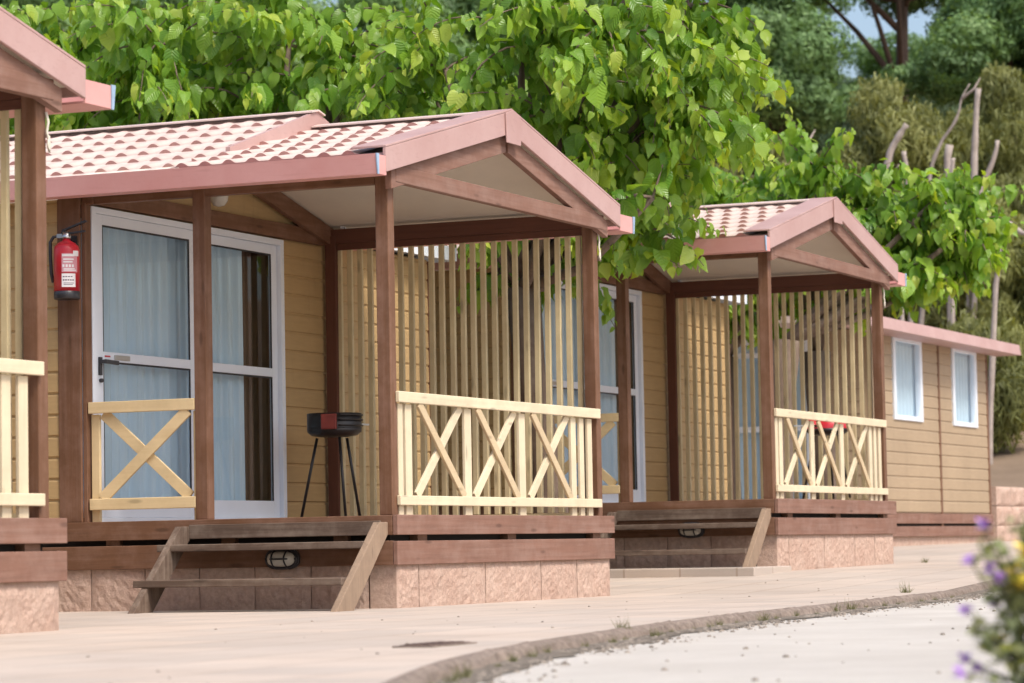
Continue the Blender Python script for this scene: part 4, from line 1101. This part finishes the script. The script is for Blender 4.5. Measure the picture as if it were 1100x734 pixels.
def shrub(x, y, zc, rx, rz, label, seed, npts=3600, lr=0.8, lobes=20):
    return far_tree('weeping_shrub', label, 'shrub', 'olive weeping shrubs on the bank', x, y, zc, rx, rz, 'olive', int(lobes*1.3), int(npts*1.2), 6, 0.22, 0.040, lr*0.62, 'weep', seed, True, 'bark', th=0.08)
shrub(41, 10.9, 6.6, 0.94, 2.34, 'tall olive shrub against the dark pine beside the mulberry edge', 201)
shrub(40, 9.7, 5.6, 0.94, 1.80, 'olive weeping shrub above the apex of the farther porch gable', 202)
shrub(42, 8.8, 7.3, 0.79, 2.25, 'tall olive shrub below the patch of sky', 203)
shrub(43, 8.1, 6.8, 0.94, 2.16, 'olive shrub between the two leaning dead trunks', 204)
shrub(39, 8.2, 5.4, 0.94, 1.62, 'low dark olive shrub behind the leaning dead branch', 205)
shrub(39, 6.6, 5.2, 0.94, 1.71, 'olive shrub right of the upright dead trunks', 206)
shrub(46, 7.7, 8.0, 0.86, 1.98, 'feathery olive shrub behind the tallest dead trunk', 207)
shrub(37, 5.3, 4.6, 0.86, 1.35, 'dark shrub on the bank beyond the flat eave at the right edge', 208)
shrub(34, 5.4, 3.0, 0.94, 0.90, 'scrubby olive bush low on the bank beyond the farthest cabin', 209)
shrub(42, 9.6, 6.3, 0.86, 1.98, 'bushy olive shrub left of the tall olive shrub under the sky patch', 212)
shrub(40, 11.9, 5.6, 1.08, 2.16, 'dark olive shrub behind the mulberry left of the farther gable', 210)
shrub(44, 6.4, 6.2, 0.94, 1.62, 'dark shrub under the low rounded pine at the right edge', 211)

def p_seed(t): return (sum(map(ord, t)) % 97)*0.37
def dead(pts, rad, label):
    b = Vector(pts[0]); r = empty('dead_trunk', tuple(b))
    P_ = [Vector(p)-b for p in pts]; Q = []; Rr = []; sd = len(label)
    for i in range(len(P_)-1):
        k = 7
        for j in range(k):
            t = j/k; p = P_[i].lerp(P_[i+1], t)+Vector((0, 1, 0))*0.09*mnoise.noise(Vector((sd, i+t, p_seed(label))))
            Q.append(p); Rr.append((rad[i]+(rad[i+1]-rad[i])*t)*0.52*(1+0.45*mnoise.noise(Vector((i*3+t*4, sd, 2)))))
    Q.append(P_[-1]); Rr.append(rad[-1]*0.6)
    mb = MB(); mb.tube(Q, Rr, 9)
    for f, sg in (((0.86, -1),) if 'branch' in label else ()):
        q = Q[int(f*(len(Q)-1))]; mb.tube([q, q+Vector((0.05, sg*0.22, 0.16)), q+Vector((0.06, sg*0.34, 0.36))], [0.035, 0.024, 0.008], 6)
    mb.build('trunk', M['barkpale'], r)
    tag(r, label, 'dead tree', 'pale dead trunks on the bank')
CAMP = Vector((-17.411, -8.394, -0.2196+ZB))
dead([(37, 6.3, 2.0), (37.0, 6.04, 7.41), (37.0, 5.94, 8.5)], [0.16, 0.12, 0.09], 'tallest upright bare pale trunk, near the right edge')
dead([(36, 6.4, 1.8), (36, 6.27, 5.98), (36, 6.23, 7.38)], [0.15, 0.13, 0.12], 'upright sawn pale trunk below the tallest bare trunk')
dead([(35.6, 6.2, 1.8), (35.7, 6.13, 6.6), (35.7, 6.10, 7.1)], [0.10, 0.08, 0.07], 'thin sawn pale stub touching the upright sawn trunk')
dead([(36, 8.0, 1.8), (36, 7.52, 6.7), (36, 7.32, 7.3), (36, 7.01, 7.8)], [0.14, 0.12, 0.13, 0.10], 'thick pale dead trunk leaning right above the farther gable')
dead([(37, 7.4, 2.0), (37, 6.9, 6.9), (37, 6.63, 7.62), (37, 6.3, 8.15), (37.0, 6.1, 8.6)], [0.10, 0.08, 0.06, 0.045, 0.02], 'thin curved dead branch reaching up between the bare trunks')
dead([(36.2, 7.05, 1.8), (36, 7.02, 6.7), (36, 7.08, 7.32)], [0.10, 0.085, 0.08], 'short sawn pale trunk right of the thick leaning trunk')
dead([(30, 6.2, 0.8), (30, 6.8, 5.9), (30, 7.03, 6.45), (30, 7.37, 6.78)], [0.09, 0.07, 0.06, 0.045], 'grey dead branch poking left out of the mulberry behind the farther gable')
dead([(35, 6.8, 1.6), (35, 7.0, 5.9), (35, 7.13, 6.4), (35, 7.33, 6.78)], [0.09, 0.07, 0.06, 0.04], 'grey dead branch curving up left just over the farther gable apex')
dead([(36, 6.1, 1.8), (36, 5.7, 6.6), (36, 5.36, 7.4)], [0.11, 0.10, 0.07], 'pale dead stump leaning right beside the right edge')
dead([(33, 3.4, 5.30), (33, 4.18, 5.43), (33, 4.5, 5.7), (33, 4.7, 4.6), (33, 4.9, 1.2)], [0.07, 0.08, 0.08, 0.09, 0.10], 'bent dead limb at the right edge above the flat eave')

CABLE = [(46.0, 8.57, 8.68), (46.0, 7.35, 9.44), (46.0, 8.37, 8.53), (46.0, 7.35, 9.17)]
for (p0, p1, lb) in ((CABLE[0], CABLE[1], 'upper thin dark cable crossing the trees at the upper right'), (CABLE[2], CABLE[3], 'lower thin dark cable crossing the trees at the upper right')):
    A_, B_ = Vector(p0), Vector(p1); d_ = B_-A_
    mb = MB(); mb.tube([A_+d_*t+Vector((0, 0, 0.03*(t-0.5)**2)) for t in [-1.2+0.4*i for i in range(26)]], 0.026, 6)
    tag(mb.build('overhead_cable', M['gun']), lb, 'cable', 'overhead cables')

# ------------------------------------------------------------------ weeds at the kerb
def make_weed(seed, h, n, label=None, mat='weed'):
    global rng
    rng = np.random.default_rng(seed)
    c = np.zeros((n, 3)); c[:, :2] = rng.normal(0, h*0.22, (n, 2)); d = rng.normal(0, 0.5, (n, 3)); d[:, 2] = 0.9
    nr = rng.normal(0, 1, (n, 3))
    k = rng.random(n)
    stems = cloud('weed', c, d, nr, np.stack([np.full(n, h*0.045), h*(0.4+0.7*k)], 1), np.clip(0.35+0.4*rng.random(n), 0, 1), M[mat], None, 'blade', 0, 0.3)
    return stems
wproto = [make_weed(300+i, h, n) for i, (h, n) in enumerate(((0.09, 60), (0.13, 46), (0.07, 70)))]
spots = []
rw = random.Random(77)
xs_w = [-9.1, -8.5, -7.9, -7.0, -6.2, -5.2, -3.9, -3.2, -2.5, -1.3, 0.15, 1.0, 1.8, 2.7, 3.4, -8.75, -8.2, -7.4, -6.6, -5.6, -4.9, -4.45, -4.3, -3.5, -2.9, -2.1, -1.75, -0.9, -0.3, 0.6, 1.4, 2.2]
for i, x in enumerate(xs_w):
    o = wproto[i] if i < 3 else wproto[i % 3].copy()
    if i >= 3: COL.objects.link(o)
    o.location = (x, kerb_y(x)-0.03-rw.random()*0.06, gz(x)-KH); o.rotation_euler.z = rw.random()*6; s = rw.uniform(0.3, 0.65); o.scale = (s, s, s)
    tag(o, 'small green weed tuft growing in the grit at the foot of the kerb', 'weed', 'weeds along the kerb')
for x, y, lb, s in ((-0.16, 2.5, 'dry weed growing at the base blocks left of the nearer porch steps', 1.8), (-4.6, kerb_y(-4.6)+0.03, 'thin dry weed standing on the kerb edge below the near gable', 0.5), (11.5, -0.12, 'small dry weed at the foot of the farther porch base', 0.55), (3.4, -2.3, 'sprig of dark weed on the far paving before the flower bush', 0.7)):
    o = wproto[1].copy(); COL.objects.link(o); o.location = (x, y, gz(x)); o.scale = (s, s, s*1.1); o.rotation_euler.z = x
    tag(o, lb, 'weed')

# ------------------------------------------------------------------ flower bush close to the camera
def flower_bush():
    global rng
    rng = np.random.default_rng(9); r_ = random.Random(9)
    bx, by = -10.945, -6.90; z0 = gz(bx)-KH
    root = empty('flowering_bush', (bx, by, z0))
    Rt = Vector((0.3994, -0.9166, 0)).normalized(); Fw = Vector((0.917, 0.398, 0)).normalized()
    stems = MB(); P = []; T = []; Nn = []; S = []; C = []; tips = []
    for k in range(95):
        a = r_.uniform(0, 6.28); rad = 0.21*math.sqrt(r_.random()); h = r_.uniform(0.24, 0.62)*(1.0-0.25*rad/0.2)
        b = Vector((math.cos(a)*rad*0.5, math.sin(a)*rad*0.5, 0)); t = Vector((math.cos(a)*rad*1.25, math.sin(a)*rad*1.25, h))
        mid = (b+t)/2+Vector((0, 0, 0.06)); pts = [b, b.lerp(mid, .6), mid, mid.lerp(t, .6), t]
        stems.tube(pts, [0.003, 0.003, 0.0025, 0.002, 0.0015], 5, cap=False); tips.append(t)
        for q in range(20):
            f = r_.uniform(0.15, 1.0)*4; i0 = min(3, int(f)); p = pts[i0].lerp(pts[i0+1], f-i0)
            o = Vector((r_.gauss(0, 1), r_.gauss(0, 1), r_.gauss(0, .7))).normalized()
            P.append(p+o*0.008); T.append(o+Vector((0, 0, .2))); Nn.append(Vector((r_.gauss(0, .5), r_.gauss(0, .5), 1))); S.append(r_.uniform(0.018, 0.042)); C.append(min(1, max(0, r_.gauss(0.4, .2))))
    # sparse outlying stems on the path side, as in the photograph
    outl = []
    def px(u, v, d=6.5):
        k = d/3325.3; dx = (u-550)*k; dz = -(v-367)*k
        R_ = Vector((0.39944, -0.91657, -0.01858)); U_ = Vector((-0.05359, -0.04358, 0.99761)); F_ = Vector((0.91519, 0.39749, 0.06653))
        return CAMP_+F_*d+R_*dx+U_*dz-Vector((bx, by, z0))
    CAMP_ = Vector((-17.411, -8.3945, 0.3605))
    blooms = [(1037, 656, 'p'), (1056, 563, 'p'), (1070, 646, 'p'), (1073, 621, 'p'), (1031, 722, 'p'), (1036, 707, 'p'), (1050, 718, 'p'), (1094, 618, 'y'), (1098, 604, 'y'), (1090, 630, 'y'), (1100, 590, 'y'), (1097, 628, 'y'), (1086, 612, 'y'), (1094, 640, 'y'), (1075, 690, 'y'), (1064, 610, 'p'), (1040, 600, 'p')]
    blooms2 = []
    for (u, v, c) in blooms:
        t = px(u, v, 6.5+r_.uniform(-.12, .12)); blooms2.append((t, c))
        b = Vector((t.x*0.25, t.y*0.25, 0)) if t.z > 0.12 else Vector((t.x*0.7, t.y*0.7, 0)); mid = (b+t)/2+Vector((0, 0, 0.04))
        stems.tube([b, mid, t], [0.003, 0.0025, 0.0015], 5, cap=False)
        for q in range(9):
            f = r_.uniform(0.3, 0.97); p = b.lerp(mid, f*2) if f < .5 else mid.lerp(t, f*2-1)
            o = Vector((r_.gauss(0, 1), r_.gauss(0, 1), r_.gauss(0, .7))).normalized()
            P.append(p+o*0.006); T.append(o); Nn.append(Vector((0, 0, 1))); S.append(r_.uniform(0.014, 0.030)); C.append(r_.uniform(.3, .8))
    so = stems.build('stems', M['weed'], root)
    cloud('foliage', np.array([tuple(p) for p in P]), np.array([tuple(p) for p in T]), np.array([tuple(p) for p in Nn]), np.array(S), np.array(C), M['bushleaf'], root)
    for (t, c) in blooms2:
        mb = MB(); n = 13; rr = 0.019 if c == 'p' else 0.027
        for i in range(n):
            a = 2*math.pi*i/n; a *= 2.4; d = Vector((math.cos(a), math.sin(a), r_.uniform(-.9, .9))).normalized(); s = d.cross(Vector((0, 0, 1))).normalized()
            b0 = len(mb.v); mb.v += [tuple(t), tuple(t+d*rr*0.7+s*rr*0.5), tuple(t+d*rr*1.15), tuple(t+d*rr*0.7-s*rr*0.5)]; mb.face([b0, b0+1, b0+2, b0+3])
        mb.lathe(t, [(0.002, -0.004), (0.005, 0.0), (0.002, 0.005)], 8)
        mb.build('purple_bloom' if c == 'p' else 'yellow_bloom', M['purple'] if c == 'p' else M['yellow'], root)
    tag(root, 'flowering bush with purple and yellow blooms, out of focus in the right foreground', 'bush')
flower_bush()

# ------------------------------------------------------------------ camera
cam = bpy.data.cameras.new('camera'); co = bpy.data.objects.new('camera', cam); COL.objects.link(co)
Rv = Vector((0.39944217860118153, -0.9165700674295367, -0.01858110455694966)); Uv = Vector((-0.05359135625627872, -0.043579180895311334, 0.9976115584370033)); Fv = Vector((0.9151906427018114, 0.3974923477058499, 0.06652759597593585))
mat = Matrix((( Rv.x, Uv.x, -Fv.x, -17.411), (Rv.y, Uv.y, -Fv.y, -8.3945), (Rv.z, Uv.z, -Fv.z, -0.2195+ZB), (0, 0, 0, 1)))
co.matrix_world = mat
cam.sensor_width = 36; cam.lens = 3325.3/1100*36; cam.clip_start = 0.05; cam.clip_end = 2000
cam.dof.use_dof = True; cam.dof.focus_distance = 20.3; cam.dof.aperture_fstop = 3.8; cam.dof.aperture_blades = 9
scene.camera = co

# ------------------------------------------------------------------ light
SUN_EL, SUN_DIR = 54, Vector((-0.40, -0.92, 0)).normalized()    # direction towards the sun (from the road side)
el = R(SUN_EL)
to_sun = Vector((SUN_DIR.x*math.cos(el), SUN_DIR.y*math.cos(el), math.sin(el)))
sun = bpy.data.lights.new('sun', 'SUN'); so = bpy.data.objects.new('sun', sun); COL.objects.link(so)
sun.energy = 1.9; sun.angle = R(14); sun.color = (1.0, 0.945, 0.87)
so.rotation_euler = (-to_sun).to_track_quat('-Z', 'Y').to_euler(); so.location = (0, -20, 30)
world = bpy.data.worlds.new('World'); scene.world = world; world.use_nodes = True
wn, wl = world.node_tree.nodes, world.node_tree.links
sky = wn.new('ShaderNodeTexSky'); sky.sky_type = 'NISHITA'; sky.sun_disc = False
sky.sun_elevation = el; sky.sun_rotation = math.atan2(to_sun.x, to_sun.y)
sky.air_density = 1.0; sky.dust_density = 4.2; sky.ozone_density = 0.6; sky.altitude = 50
bg = wn['Background']; wl.new(sky.outputs[0], bg.inputs[0]); bg.inputs[1].default_value = 0.15
vs = scene.view_settings
vs.view_transform = 'Standard'; vs.look = 'None'; vs.gamma = 1; vs.exposure = 0.57; vs.use_curve_mapping = False
scene.cycles.max_bounces = 10; scene.cycles.transparent_max_bounces = 16; scene.cycles.diffuse_bounces = 5
scene.cycles.sample_clamp_indirect = 6
